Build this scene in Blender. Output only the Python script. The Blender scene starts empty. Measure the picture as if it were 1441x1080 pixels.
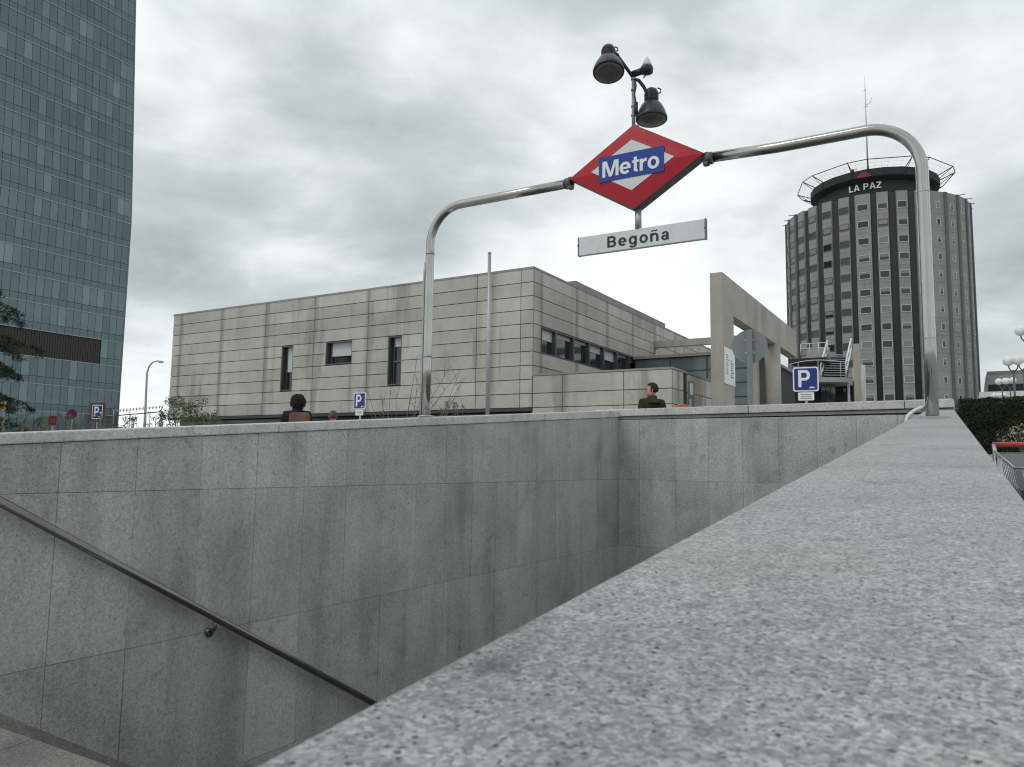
import bpy, bmesh, math, random
from mathutils import Vector, Matrix, Euler, noise as mnoise

random.seed(7)
scene = bpy.context.scene
COL = scene.collection
V = Vector
PI = math.pi

# ------------------------------------------------------------------ world frame
# X runs along the gantry, Y along the stairwell (uphill, away from the lens), Z up; metres; the lens is at the origin.
F_PX, PITCH, ROLL, YAW = 1088.8, math.radians(5.949), math.radians(0.8025), math.radians(30.6)
_fw = V((0, math.cos(PITCH), math.sin(PITCH))); _up = V((0, -math.sin(PITCH), math.cos(PITCH))); _rt = V((1, 0, 0))
_r2 = _rt*math.cos(ROLL) + _up*math.sin(ROLL); _u2 = -_rt*math.sin(ROLL) + _up*math.cos(ROLL)
def _g(v):
    c, s = math.cos(YAW), math.sin(YAW)
    return V((c*v.x - s*v.y, s*v.x + c*v.y, v.z))
RT, UP, FW = _g(_r2), _g(_u2), _g(_fw)
def ray(x, y): return FW + RT*((x-720.5)/F_PX) - UP*((y-540)/F_PX)
def at(x, y, d): return ray(x, y)*d            # a surveyed point of the photograph at depth d
def ground_z(Y):
    return -1.22 + .0791*max(-25, min(Y, 32))

# ------------------------------------------------------------------ materials
def mat(name, base=(.5,.5,.5), rough=.6, metal=0., spec=.5, **kw):
    m = bpy.data.materials.new(name); m.use_nodes = True
    b = m.node_tree.nodes['Principled BSDF']
    b.inputs['Base Color'].default_value = (*base, 1)
    b.inputs['Roughness'].default_value = rough
    b.inputs['Metallic'].default_value = metal
    b.inputs['Specular IOR Level'].default_value = spec
    for k, v in kw.items(): b.inputs[k.replace('_', ' ')].default_value = v
    return m
class NT:
    def __init__(s, m): s.t = m.node_tree; s.b = s.t.nodes['Principled BSDF']
    def n(s, typ, **kw):
        nd = s.t.nodes.new(typ)
        for k, v in kw.items():
            if k.startswith('i_'): nd.inputs[k[2:].replace('_', ' ')].default_value = v
            else: setattr(nd, k, v)
        return nd
    def l(s, a, b): s.t.links.new(a, b)
    def obj(s, scale=(1,1,1), rot=(0,0,0)):
        tc = s.n('ShaderNodeTexCoord'); mp = s.n('ShaderNodeMapping')
        mp.inputs['Scale'].default_value = scale; mp.inputs['Rotation'].default_value = rot
        s.l(tc.outputs['Object'], mp.inputs[0]); return mp.outputs[0]
    def noise(s, vec, scale, detail=5, rough=.6, dist=0):
        n = s.n('ShaderNodeTexNoise'); n.inputs['Scale'].default_value = scale; n.inputs['Detail'].default_value = detail
        n.inputs['Roughness'].default_value = rough; n.inputs['Distortion'].default_value = dist
        s.l(vec, n.inputs['Vector']); return n.outputs['Fac']
    def ramp(s, fac, stops):
        r = s.n('ShaderNodeValToRGB'); e = r.color_ramp.elements
        e[0].position, e[0].color = stops[0][0], (*stops[0][1], 1)
        e[1].position, e[1].color = stops[-1][0], (*stops[-1][1], 1)
        for p, c in stops[1:-1]:
            x = e.new(p); x.color = (*c, 1)
        s.l(fac, r.inputs[0]); return r.outputs[0]
    def mix(s, a, b, fac, mode='MIX'):
        m = s.n('ShaderNodeMix', data_type='RGBA', blend_type=mode)
        for sock, val in ((m.inputs[6], a), (m.inputs[7], b), (m.inputs[0], fac)):
            if hasattr(val, 'is_linked'): s.l(val, sock)
            else: sock.default_value = (*val, 1) if isinstance(val, tuple) else val
        return m.outputs[2]
    def rnd(s):
        g = s.n('ShaderNodeNewGeometry'); oi = s.n('ShaderNodeObjectInfo'); a = s.n('ShaderNodeMath', operation='ADD'); f = s.n('ShaderNodeMath', operation='FRACT')
        s.l(g.outputs['Random Per Island'], a.inputs[0]); s.l(oi.outputs['Random'], a.inputs[1]); s.l(a.outputs[0], f.inputs[0]); return f.outputs[0]
    def island(s, lo, hi):
        m = s.n('ShaderNodeMapRange')
        m.inputs['To Min'].default_value = lo; m.inputs['To Max'].default_value = hi
        s.l(s.rnd(), m.inputs[0]); return m.outputs[0]
    def grey(s, f):
        c = s.n('ShaderNodeCombineColor')
        for i in range(3): s.l(f, c.inputs[i])
        return c.outputs[0]
    def color(s, c): s.l(c, s.b.inputs['Base Color'])
    def bump(s, f, strength=.3, dist=.01):
        b = s.n('ShaderNodeBump'); b.inputs['Strength'].default_value = strength; b.inputs['Distance'].default_value = dist
        s.l(f, b.inputs['Height']); s.l(b.outputs[0], s.b.inputs['Normal'])
    def rough(s, f, lo, hi):
        m = s.n('ShaderNodeMapRange'); m.inputs['To Min'].default_value = lo; m.inputs['To Max'].default_value = hi
        s.l(f, m.inputs[0]); s.l(m.outputs[0], s.b.inputs['Roughness'])

M = {}
def granite(name, dark, mid, light, grain, streak=0, rough=(.45,.75), warm=(.30,.26,.17), isl=None, blot=.5, flecks=.07, stain=.74, spots=0.):
    m = mat(name, mid, .6); t = NT(m); o = t.obj()
    dn = t.n('ShaderNodeTexNoise'); dn.inputs['Scale'].default_value = grain*1.3; dn.inputs['Detail'].default_value = 2; t.l(o, dn.inputs['Vector'])
    va = t.n('ShaderNodeVectorMath', operation='MULTIPLY_ADD'); va.inputs[1].default_value = (1.0/grain,)*3
    t.l(dn.outputs['Color'], va.inputs[0]); t.l(o, va.inputs[2])
    def cells(sc, ch):
        vo = t.n('ShaderNodeTexVoronoi', feature='F1'); vo.inputs['Scale'].default_value = sc; t.l(va.outputs[0], vo.inputs['Vector'])
        sp = t.n('ShaderNodeSeparateColor'); t.l(vo.outputs['Color'], sp.inputs[0]); return sp.outputs[ch]
    mx = lambda a, b, f: tuple(x+(y-x)*f for x, y in zip(a, b))
    c = t.ramp(cells(grain, 0), [(0, mx(dark, mid, .25)), (.12, mx(dark, mid, .45)), (.26, mx(dark, mid, .85)), (.5, mx(mid, light, .25)), (.75, light), (1, mx(light, (.85,.84,.82), .5))])
    c2 = t.ramp(cells(grain*.42, 1), [(0, mx(dark, mid, .5)), (.3, mx(mid, light, .2)), (.7, mx(mid, light, .5)), (1, light)])
    c3 = t.ramp(cells(grain*2.1, 2), [(0, dark), (.16, mx(dark, mid, .6)), (.3, mid), (.8, light), (1, light)])
    c = t.mix(c, c2, .20); c = t.mix(c, c3, .20)
    fl = t.ramp(cells(grain*1.15, 2), [(flecks, (1,1,1)), (flecks+.015, (0,0,0))])
    c = t.mix(c, dark, fl)
    cl = t.noise(o, grain*.13, 5, .7)
    c = t.mix(c, t.ramp(cl, [(.30, (.66,.66,.66)), (.5, (1,1,1)), (.7, (1.12,1.12,1.12))]), 1., 'MULTIPLY')
    big = t.noise(o, 1.7, 5, .6, .5)
    c = t.mix(c, t.ramp(big, [(.32, (stain,)*3), (.5, (.96,.96,.96)), (.7, (1.08,1.08,1.08))]), 1., 'MULTIPLY')
    bl = t.noise(o, 5.5, 5, .65, .8)
    c = t.mix(c, t.ramp(bl, [(.28, (.45,.46,.45)), (.40, (1,1,1))]), blot, 'MULTIPLY')
    if spots:
        sp_n = t.noise(o, 26, 3, .55, .4)
        c = t.mix(c, t.ramp(sp_n, [(.25, (.40,.41,.41)), (.33, (1,1,1))]), spots, 'MULTIPLY')
    wn = t.noise(t.obj((1,1,1),(.3,1,2)), 2.3, 3, .5)
    c = t.mix(c, warm, t.ramp(wn, [(.52,(0,0,0)),(.78,(.34,.34,.34))]))
    if streak:
        st = t.noise(t.obj((2.6,2.6,.22)), 1.25, 5, .62, .25)
        c = t.mix(c, t.ramp(st, [(.36, (.60,.61,.60)), (.5, (.98,.98,.98)), (.66, (1.12,1.12,1.11))]), streak, 'MULTIPLY')
    if isl: c = t.mix(c, t.grey(t.island(*isl)), 1., 'MULTIPLY')
    t.color(c); t.rough(cl, *rough); t.bump(cells(grain, 0), .12, .0008)
    return m
M['granite_cap'] = granite('pale_granite', (.052,.055,.057), (.275,.285,.285), (.465,.475,.47), 440, warm=(.37,.33,.22), blot=.6, flecks=.02, stain=.70, spots=.75)
M['granite_wall'] = granite('grey_granite_cladding', (.11,.115,.11), (.40,.41,.40), (.59,.60,.585), 300, streak=.48, isl=(.90,1.08), warm=(.27,.245,.195), blot=.6, flecks=.035, stain=.74)
M['granite_cop'] = granite('coping_granite', (.30,.30,.29), (.58,.575,.56), (.68,.675,.655), 330, warm=(.34,.30,.22), blot=.9, flecks=.03)
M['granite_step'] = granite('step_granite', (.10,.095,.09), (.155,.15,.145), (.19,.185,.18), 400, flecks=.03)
M['landing'] = granite('shaded_landing_stone', (.075,.072,.066), (.115,.11,.102), (.15,.145,.135), 300, flecks=.02)  # darker paving for the landing: shade is put into the stone colour
M['skirting'] = granite('skirting_stone', (.14,.13,.12), (.23,.22,.20), (.29,.28,.26), 300)
M['joint'] = mat('dark_mortar', (.05,.052,.05), .9)
M['grout'] = mat('grey_grout', (.15,.15,.145), .9)
M['pavement'] = granite('pavement_stone', (.22,.22,.21), (.34,.34,.33), (.42,.42,.41), 120)

def concrete(name, base, var=.14, isl=(.9,1.07), streak=.5, scale=.6, seams=False):
    m = mat(name, base, .8); t = NT(m); o = t.obj()
    n1 = t.noise(o, scale, 6, .6); n2 = t.noise(t.obj((1.2,1.2,.16)), 1.3, 5, .6, .3); n3 = t.noise(o, 14, 4, .6)
    c = t.ramp(n1, [(.3, tuple(x*(1-var) for x in base)), (.7, tuple(x*(1+var) for x in base))])
    c = t.mix(c, t.ramp(n2, [(.30, (.58,.56,.53)), (.46, (1,1,1)), (.7, (1.06,1.06,1.06))]), streak, 'MULTIPLY')
    c = t.mix(c, t.ramp(n3, [(.3, (.9,.9,.9)), (.7, (1.06,1.06,1.06))]), .7, 'MULTIPLY')
    if isl: c = t.mix(c, t.grey(t.island(*isl)), 1., 'MULTIPLY')
    if seams:      # dirt washed down beside the vertical joints
        tc = t.n('ShaderNodeTexCoord'); sx = t.n('ShaderNodeSeparateXYZ'); t.l(tc.outputs['Object'], sx.inputs[0])
        ge = t.n('ShaderNodeNewGeometry'); sn = t.n('ShaderNodeSeparateXYZ'); t.l(ge.outputs['Normal'], sn.inputs[0])
        def m_(op, a, b=None, clamp=False):
            q = t.n('ShaderNodeMath', operation=op, use_clamp=clamp)
            for i, v in enumerate((a, b)):
                if v is None: continue
                if hasattr(v, 'is_linked'): t.l(v, q.inputs[i])
                else: q.inputs[i].default_value = v
            return q.outputs[0]
        def seam(co, off, wt):
            f = m_('ABSOLUTE', m_('SUBTRACT', m_('FRACT', m_('ADD', m_('DIVIDE', m_('SUBTRACT', co, off), 3.21), 100.5)), .5))
            return m_('MULTIPLY', m_('SUBTRACT', 1., m_('DIVIDE', f, .075), True), wt)
        fx = seam(sx.outputs[0], -10.39, m_('ABSOLUTE', sn.outputs[1])); fy = seam(sx.outputs[1], -6.66, m_('ABSOLUTE', sn.outputs[0]))
        sn_ = t.noise(t.obj((1.6,1.6,.5)), 1.6, 5, .6)
        k = m_('MULTIPLY', m_('MAXIMUM', fx, fy), m_('MULTIPLY', sn_, 1.25), True)
        c = t.mix(c, (.20,.175,.145), k)
    t.color(c); t.bump(n3, .15, .01); return m
M['panel'] = concrete('beige_stone_panel', (.455,.435,.40), streak=.7, isl=(.86,1.08), seams=True)
M['panel_joint'] = mat('panel_joint_filler', (.12,.11,.10), .9)
M['panel_trim'] = concrete('roof_trim', (.27,.26,.245), isl=None)
M['frame_concrete'] = concrete('cast_concrete', (.365,.345,.30), isl=None, streak=.5)
M['white_render'] = concrete('white_render', (.62,.63,.62), isl=None, streak=.3)
M['grey_render'] = concrete('grey_render', (.33,.34,.34), isl=None, streak=.3)
M['hosp_grey'] = concrete('grey_facade_panel', (.265,.267,.258), var=.08, isl=(.93,1.06), streak=.35, scale=.15)
M['hosp_fin'] = concrete('grey_facade_fin', (.12,.125,.12), var=.1, isl=None, streak=.3)
M['hosp_dark'] = concrete('dark_facade_recess', (.030,.033,.032), var=.12, isl=None, streak=.3, scale=.2)
M['hosp_drum'] = concrete('dark_drum_cladding', (.028,.031,.032), var=.12, isl=None, streak=.2)
M['dark'] = mat('dark_interior', (.018,.019,.02), .7)
M['dark_teal'] = mat('dark_teal_glass', (.02,.032,.034), .12, spec=.6)

def metal(name, base, rough=(.2,.4), metallic=1., stretch=(1,1,1), sc=30):
    m = mat(name, base, .3, metallic); t = NT(m); n = t.noise(t.obj(stretch), sc, 4, .6)
    t.rough(n, *rough); t.color(t.ramp(n, [(.3, tuple(x*.82 for x in base)), (.7, tuple(min(1,x*1.1) for x in base))])); return m
M['steel'] = metal('polished_stainless_steel', (.45,.445,.42), (.12,.20), 1., (1,1,1), 3)
M['rail_steel'] = metal('dull_handrail_steel', (.19,.186,.176), (.2,.3), 1., (1,1,1), 4)
M['galv'] = metal('galvanised_steel', (.42,.43,.44), (.4,.6), .8)
M['dark_metal'] = metal('dark_painted_metal', (.045,.05,.052), (.4,.6), .2)
M['black_paint'] = metal('black_lamp_enamel', (.022,.026,.028), (.25,.45), .1)
M['white_metal'] = metal('white_painted_metal', (.70,.72,.72), (.35,.5), 0.)
M['chrome'] = metal('zinc_wire', (.50,.52,.54), (.2,.4), .9)
M['sign_side'] = metal('sign_edge_metal', (.10,.10,.095), (.3,.5), .5)

def paint(name, base, rough=.35, dirt=.25, **kw):
    m = mat(name, base, rough, **kw); t = NT(m); n = t.noise(t.obj((1,1,.5)), 9, 6, .65)
    t.color(t.ramp(n, [(.25, tuple(x*(1-dirt) for x in base)), (.6, base)])); t.rough(n, rough*.8, rough*1.3); return m
M['red'] = paint('red_sign_enamel', (.42,.006,.018), .2, .16, spec=.35)
M['faded_red'] = paint('faded_red_sheet', (.22,.05,.045), .5, .3)
M['blue'] = paint('blue_sign_enamel', (.022,.062,.29), .25, .1, spec=.3)
M['deep_blue'] = paint('deep_blue_sign_sheet', (.014,.030,.20), .35, .1)
M['white'] = paint('white_sign_face', (.68,.72,.71), .25, .14)
M['letter_white'] = paint('white_letters', (.78,.80,.78), .4, .04)
M['letter_black'] = paint('black_letters', (.015,.018,.02), .4, .1)
M['sign_back'] = paint('grey_sign_back', (.20,.225,.225), .5, .2)
M['orange'] = paint('orange_plastic', (.62,.13,.03), .4, .1)
M['amber'] = paint('amber_sheet', (.65,.33,.02), .4, .1)
M['brown_frame'] = paint('brown_sign_frame', (.11,.045,.03), .5, .2)
M['cart_red'] = paint('red_handle_plastic', (.50,.06,.04), .35, .1)
M['cart_teal'] = paint('dark_blue_grey_plastic', (.05,.08,.10), .4, .1)
M['globe'] = mat('opal_globe', (.80,.80,.78), .35, Subsurface_Weight=.0)
M['lens'] = mat('dull_lamp_lens', (.11,.105,.095), .22, spec=.5)
M['beacon'] = mat('frosted_beacon', (.62,.60,.55), .3)
M['blind'] = paint('pale_roller_blind', (.55,.57,.58), .7, .06)
M['pane'] = mat('window_pane', (.018,.022,.024), .06, spec=.7)
M['pane_teal'] = mat('green_tinted_pane', (.035,.06,.06), .07, spec=.8)
M['red_emblem'] = paint('red_emblem_sheet', (.20,.012,.03), .4, .1)
M['alu'] = metal('window_aluminium', (.11,.115,.12), (.35,.5), .4)
M['white_frame'] = paint('white_window_frame', (.50,.52,.52), .45, .1)
M['cream_blind'] = paint('cream_blind', (.27,.255,.20), .8, .15)
M['grey_blind'] = paint('grey_pane_blind', (.20,.21,.21), .6, .15)

def tower_glass():
    m = mat('teal_curtain_glass', (.05,.08,.085), .06, .55, spec=.9); t = NT(m); r_ = t.rnd()
    t.color(t.ramp(r_, [(0, (.086,.122,.136)), (.5, (.102,.145,.160)), (.86, (.118,.165,.180)), (.95, (.135,.195,.212)), (1, (.17,.235,.25))]))
    n = t.noise(t.obj(), .22, 3, .5); t.bump(n, .06, .5); t.rough(r_, .03, .12); return m
M['tower_glass'] = tower_glass()
M['tower_spandrel'] = mat('teal_spandrel_glass', (.095,.135,.150), .16, .45, spec=.8)
M['tower_ledge'] = metal('pale_floor_ledge', (.34,.36,.36), (.4,.6), .3)
M['louvre'] = paint('brown_louvre', (.035,.030,.027), .6, .3)
def greenglass():
    m = mat('green_glass_wall', (.09,.13,.125), .08, spec=.8); t = NT(m); n = t.noise(t.obj(), .7, 4, .5)
    t.color(t.ramp(n, [(.3, (.055,.085,.082)), (.7, (.13,.19,.185))])); t.bump(n, .05, .2); return m
M['green_glass'] = greenglass()

def leafmat(name, a, b, c=None):
    m = mat(name, a, .55, spec=.3); t = NT(m); g = t.n('ShaderNodeNewGeometry')
    st = [(0, a), (.8, b)] + ([(1, c)] if c else [(1, b)])
    t.color(t.ramp(g.outputs['Random Per Island'], st)); return m
M['hedge_leaf'] = leafmat('dark_hedge_leaf', (.008,.014,.005), (.022,.036,.012), (.04,.06,.02))
M['shrub_leaf'] = leafmat('shrub_leaf', (.035,.06,.018), (.09,.115,.04), (.20,.22,.12))
M['cedar_needle'] = leafmat('cedar_needle', (.008,.014,.007), (.02,.032,.013), (.035,.05,.02))
M['flower_pink'] = leafmat('cream_flower', (.55,.47,.38), (.66,.60,.50), (.45,.34,.26))
M['dry_leaf'] = leafmat('young_yellow_leaf', (.11,.10,.04), (.18,.16,.07), (.22,.20,.13))
def bark(name, a, b):
    m = mat(name, a, .9); t = NT(m); n = t.noise(t.obj((8,8,1.5)), 3, 5, .6); t.color(t.ramp(n, [(.3, a), (.7, b)])); t.bump(n, .6, .02); return m
M['bark'] = bark('bark', (.05,.04,.03), (.12,.10,.08))
M['twig'] = bark('twig_bark', (.11,.095,.085), (.19,.165,.145))
def cloth(name, a, sc=60):
    m = mat(name, a, .85, spec=.2); t = NT(m); n = t.noise(t.obj(), sc, 4, .6); n2 = t.noise(t.obj(), 7, 3, .5)
    c = t.ramp(n2, [(.3, tuple(x*.65 for x in a)), (.7, tuple(x*1.25 for x in a))]); t.color(c); t.bump(n, .2, .003); return m
M['skin'] = cloth('skin', (.55,.25,.20), 90)
M['hair_dark'] = cloth('dark_brown_hair', (.030,.018,.013), 120)
M['hair_grey'] = cloth('greying_dark_hair', (.028,.024,.021), 120)
M['olive'] = cloth('dark_olive_cloth', (.035,.034,.022))
M['navy'] = cloth('navy_cloth', (.014,.014,.032))
M['tan'] = cloth('tan_leather', (.17,.095,.062))
M['cream_cloth'] = cloth('cream_strap_cloth', (.50,.42,.36))
M['trousers'] = cloth('dark_trousers', (.03,.032,.04))
M['taupe'] = cloth('taupe_cap_cloth', (.10,.085,.065))
M['pink'] = cloth('pink_scarf_cloth', (.60,.14,.17))

# ------------------------------------------------------------------ mesh builder
class MB:
    def __init__(s): s.bm = bmesh.new(); s.mi = 0
    def face(s, pts):
        f = s.bm.faces.new([s.bm.verts.new(p) for p in pts]); f.material_index = s.mi; return f
    def hexa(s, p):   # 8 points: bottom loop 4, top loop 4
        v = [s.bm.verts.new(q) for q in p]
        for q in ((3,2,1,0),(4,5,6,7),(0,1,5,4),(1,2,6,5),(2,3,7,6),(3,0,4,7)):
            f = s.bm.faces.new([v[i] for i in q]); f.material_index = s.mi
        return s
    def box(s, x0, x1, y0, y1, z0, z1):
        return s.hexa([(x0,y0,z0),(x1,y0,z0),(x1,y1,z0),(x0,y1,z0),(x0,y0,z1),(x1,y0,z1),(x1,y1,z1),(x0,y1,z1)])
    def obox(s, c, ax, ay, az):   # centre and three half-axis vectors
        c, ax, ay, az = map(V, (c, ax, ay, az))
        return s.hexa([c-ax-ay-az, c+ax-ay-az, c+ax+ay-az, c-ax+ay-az, c-ax-ay+az, c+ax-ay+az, c+ax+ay+az, c-ax+ay+az])
    def tube(s, pts, r, n=12, caps=True, smooth=True):
        pts = [V(p) for p in pts]; rs = r if isinstance(r, (list, tuple)) else [r]*len(pts)
        rings = []; prev = None
        for i, p in enumerate(pts):
            d = (pts[min(i+1, len(pts)-1)] - pts[max(i-1, 0)]).normalized()
            if prev is None: a = d.orthogonal().normalized()
            else: a = (prev - d*prev.dot(d)).normalized()
            prev = a; b = d.cross(a)
            rings.append([s.bm.verts.new(p + (a*math.cos(2*PI*k/n) + b*math.sin(2*PI*k/n))*rs[i]) for k in range(n)])
        for q, w in zip(rings, rings[1:]):
            for k in range(n):
                f = s.bm.faces.new((q[k], q[(k+1)%n], w[(k+1)%n], w[k])); f.smooth = smooth; f.material_index = s.mi
        if caps:
            f = s.bm.faces.new(rings[0][::-1]); f.material_index = s.mi
            f = s.bm.faces.new(rings[-1]); f.material_index = s.mi
        return s
    def lathe(s, prof, c=(0,0,0), axis=(0,0,1), n=28, smooth=True):   # prof: (radius, height) list
        c = V(c); w = V(axis).normalized(); a = w.orthogonal().normalized(); b = w.cross(a); rings = []
        for r, h in prof:
            rings.append([s.bm.verts.new(c + w*h + (a*math.cos(2*PI*k/n) + b*math.sin(2*PI*k/n))*max(r, 1e-4)) for k in range(n)])
        for q, w2 in zip(rings, rings[1:]):
            for k in range(n):
                f = s.bm.faces.new((q[k], q[(k+1)%n], w2[(k+1)%n], w2[k])); f.smooth = smooth; f.material_index = s.mi
        for rg, fl in ((rings[0], True), (rings[-1], False)):
            f = s.bm.faces.new(rg[::-1] if fl else rg); f.material_index = s.mi
        return s
    def ball(s, c, r, n=16, m=10, sc=(1,1,1)):
        c = V(c)
        prof = [(math.sin(PI*i/m)*r, -math.cos(PI*i/m)*r) for i in range(m+1)]
        nv = len(s.bm.verts); s.lathe(prof, (0,0,0), (0,0,1), n)
        s.bm.verts.ensure_lookup_table()
        for v in list(s.bm.verts)[nv:]: v.co = c + V((v.co.x*sc[0], v.co.y*sc[1], v.co.z*sc[2]))
        return s
    def prism(s, poly, y0, y1):   # polygon of (x, z), extruded along y (front y0)
        a = [s.bm.verts.new((x, y0, z)) for x, z in poly]; b = [s.bm.verts.new((x, y1, z)) for x, z in poly]
        f = s.bm.faces.new(a); f.material_index = s.mi
        f = s.bm.faces.new(b[::-1]); f.material_index = s.mi
        n = len(poly)
        for i in range(n):
            f = s.bm.faces.new((a[i], b[i], b[(i+1)%n], a[(i+1)%n])); f.material_index = s.mi
        return s
    def leaf(s, c, size, nrm=None, aspect=.6):
        d = V((random.gauss(0,1), random.gauss(0,1), random.gauss(0,1))).normalized() if nrm is None else V(nrm)
        a = d.orthogonal().normalized(); b = d.cross(a); th = random.random()*2*PI
        u = a*math.cos(th)+b*math.sin(th); w = d.cross(u); c = V(c)
        return s.face([c-u*size, c-w*size*aspect*.5+d*size*.12, c+u*size, c+w*size*aspect*.5+d*size*.12])
    def build(s, name, mats, parent=None, local=False, bevel=0, recalc=True):
        if recalc: bmesh.ops.recalc_face_normals(s.bm, faces=s.bm.faces)
        me = bpy.data.meshes.new(name)
        if parent is not None and not local:
            r = parent
            while r.parent: r = r.parent
            off = r.location
            bmesh.ops.translate(s.bm, verts=s.bm.verts, vec=-off)
        s.bm.to_mesh(me); s.bm.free()
        for m in (mats if isinstance(mats, (list, tuple)) else [mats]): me.materials.append(M[m] if isinstance(m, str) else m)
        o = bpy.data.objects.new(name, me); COL.objects.link(o)
        if parent is not None: o.parent = parent
        if bevel:
            md = o.modifiers.new('edge', 'BEVEL'); md.width = bevel; md.segments = 2; md.limit_method = 'ANGLE'; md.angle_limit = .7
        return o

def tag(o, label, cat, group=None):
    o['label'] = label; o['category'] = cat
    if group: o['group'] = group
    return o
def thing(name, label, cat, loc=(0,0,0), rotz=0, group=None):
    o = bpy.data.objects.new(name, None); COL.objects.link(o); o.location = loc; o.rotation_euler = (0,0,rotz)
    o.empty_display_size = .1
    return tag(o, label, cat, group)
def structure(o): o['kind'] = 'structure'; return o
def dup(root, loc, rotz=None, label=None):
    r = root.copy(); COL.objects.link(r); r.location = loc
    if rotz is not None: r.rotation_euler = (0,0,rotz)
    if label: r['label'] = label
    for ch in list(root.children):
        c = ch.copy(); COL.objects.link(c); c.parent = r
        for g in list(ch.children):
            d = g.copy(); COL.objects.link(d); d.parent = c
    return r

def _arc(cx, cy, rx, ry, qx, qy, a0, a1, n=26):
    o = []; k = max(6, int(n*abs(a1-a0)/360))
    for i in range(k):
        u, w = math.radians(a0+(a1-a0)*i/k), math.radians(a0+(a1-a0)*(i+1)/k)
        o.append([(cx+rx*math.cos(u),cy+ry*math.sin(u)),(cx+rx*math.cos(w),cy+ry*math.sin(w)),(cx+qx*math.cos(w),cy+qy*math.sin(w)),(cx+qx*math.cos(u),cy+qy*math.sin(u))])
    return o
def _r(x0, x1, y0, y1): return [[(x0,y0),(x1,y0),(x1,y1),(x0,y1)]]
def _n(): return [_r(0,.19,0,.73), _arc(.37,.42,.32,.325,.135,.17,0,165), _r(.505,.69,0,.42)]
GL = {   # bold grotesque capitals and lower case: (advance, pieces); cap height 1
 'M': (1.13, [[[(0,0),(.19,0),(.19,.72),(0,1)]], [[(0,1),(.19,.72),(.43,0),(.53,.27),(.28,1)]], [[(.43,0),(.62,0),(.86,.72),(.53,.27)]], [[(.53,.27),(.86,.72),(1.05,1),(.77,1)]], [[(.86,0),(1.05,0),(1.05,1),(.86,.72)]]]),
 'e': (.80, [_arc(.36,.365,.36,.385,.165,.215,8,318), _r(.12,.70,.30,.425)]),
 't': (.50, [_r(.12,.31,.10,.93), _r(0,.45,.58,.72), _arc(.36,.14,.24,.15,.05,.0,180,270)]),
 'r': (.50, [_r(0,.19,0,.73), _arc(.45,.38,.38,.365,.26,.18,92,172)]),
 'o': (.80, [_arc(.36,.365,.36,.385,.165,.215,0,360)]),
 'B': (.86, [_r(0,.2,0,1), _r(.2,.45,.84,1), _r(.2,.47,.44,.58), _r(.2,.47,0,.165), _arc(.45,.72,.28,.28,.09,.12,-90,90), _arc(.47,.29,.30,.29,.10,.125,-90,90)]),
 'g': (.80, [_arc(.345,.365,.345,.38,.155,.215,0,360), _r(.505,.69,-.03,.73), _arc(.345,-.03,.345,.25,.16,.10,205,360)]),
 'n': (.80, _n()),
 '\u00f1': (.80, _n()+[[[(.10,.85),(.28,.93),(.28,1.02),(.10,.94)]], [[(.28,.93),(.42,.86),(.42,.95),(.28,1.02)]], [[(.42,.86),(.60,.93),(.60,1.02),(.42,.95)]]]),
 'a': (.74, [_r(.43,.62,0,.5), _arc(.33,.49,.29,.26,.10,.12,0,168), _arc(.28,.22,.28,.235,.10,.10,0,360)]),
 'L': (.70, [_r(0,.2,0,1), _r(.2,.66,0,.17)]),
 'A': (.90, [[[(0,0),(.21,0),(.44,.78),(.33,1)]], [[(.33,1),(.44,.78),(.55,1)]], [[(.44,.78),(.67,0),(.88,0),(.55,1)]], _r(.22,.66,.20,.36)]),
 'P': (.82, [_r(0,.2,0,1), _r(.2,.45,.84,1), _r(.2,.45,.38,.54), _arc(.45,.69,.30,.31,.10,.15,-90,90)]),
 'Z': (.80, [_r(.02,.74,.83,1), _r(0,.74,0,.17), [[(0,.17),(.25,.17),(.74,.83),(.48,.83)]]]),
 ' ': (.40, [])}
def text_mb(body, w, h, depth, spacing=0.):
    """bold lettering in local x (width w) / z (cap height h), front at -y, centred on the capitals"""
    b = MB(); x = 0; lay = 0; end = 0
    for ch in body:
        adv, pcs = GL[ch]
        for pc in pcs:
            lay = (lay+1) % 4
            for q in pc:
                d = depth*(1+.06*lay); n = len(q)
                f = [b.bm.verts.new((x+px_, -d, py_)) for px_, py_ in q]; k = [b.bm.verts.new((x+px_, depth*.5, py_)) for px_, py_ in q]
                b.bm.faces.new(f); 
                for i in range(n): b.bm.faces.new((f[i], k[i], k[(i+1)%n], f[(i+1)%n]))
                end = max(end, x+max(p[0] for p in q))
        x += adv + spacing
    for v in b.bm.verts: v.co.x = (v.co.x-end/2)/end*w; v.co.z = (v.co.z-.5)*h
    return b
def shift(b, vec):
    bmesh.ops.translate(b.bm, verts=b.bm.verts, vec=V(vec)); return b

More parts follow.
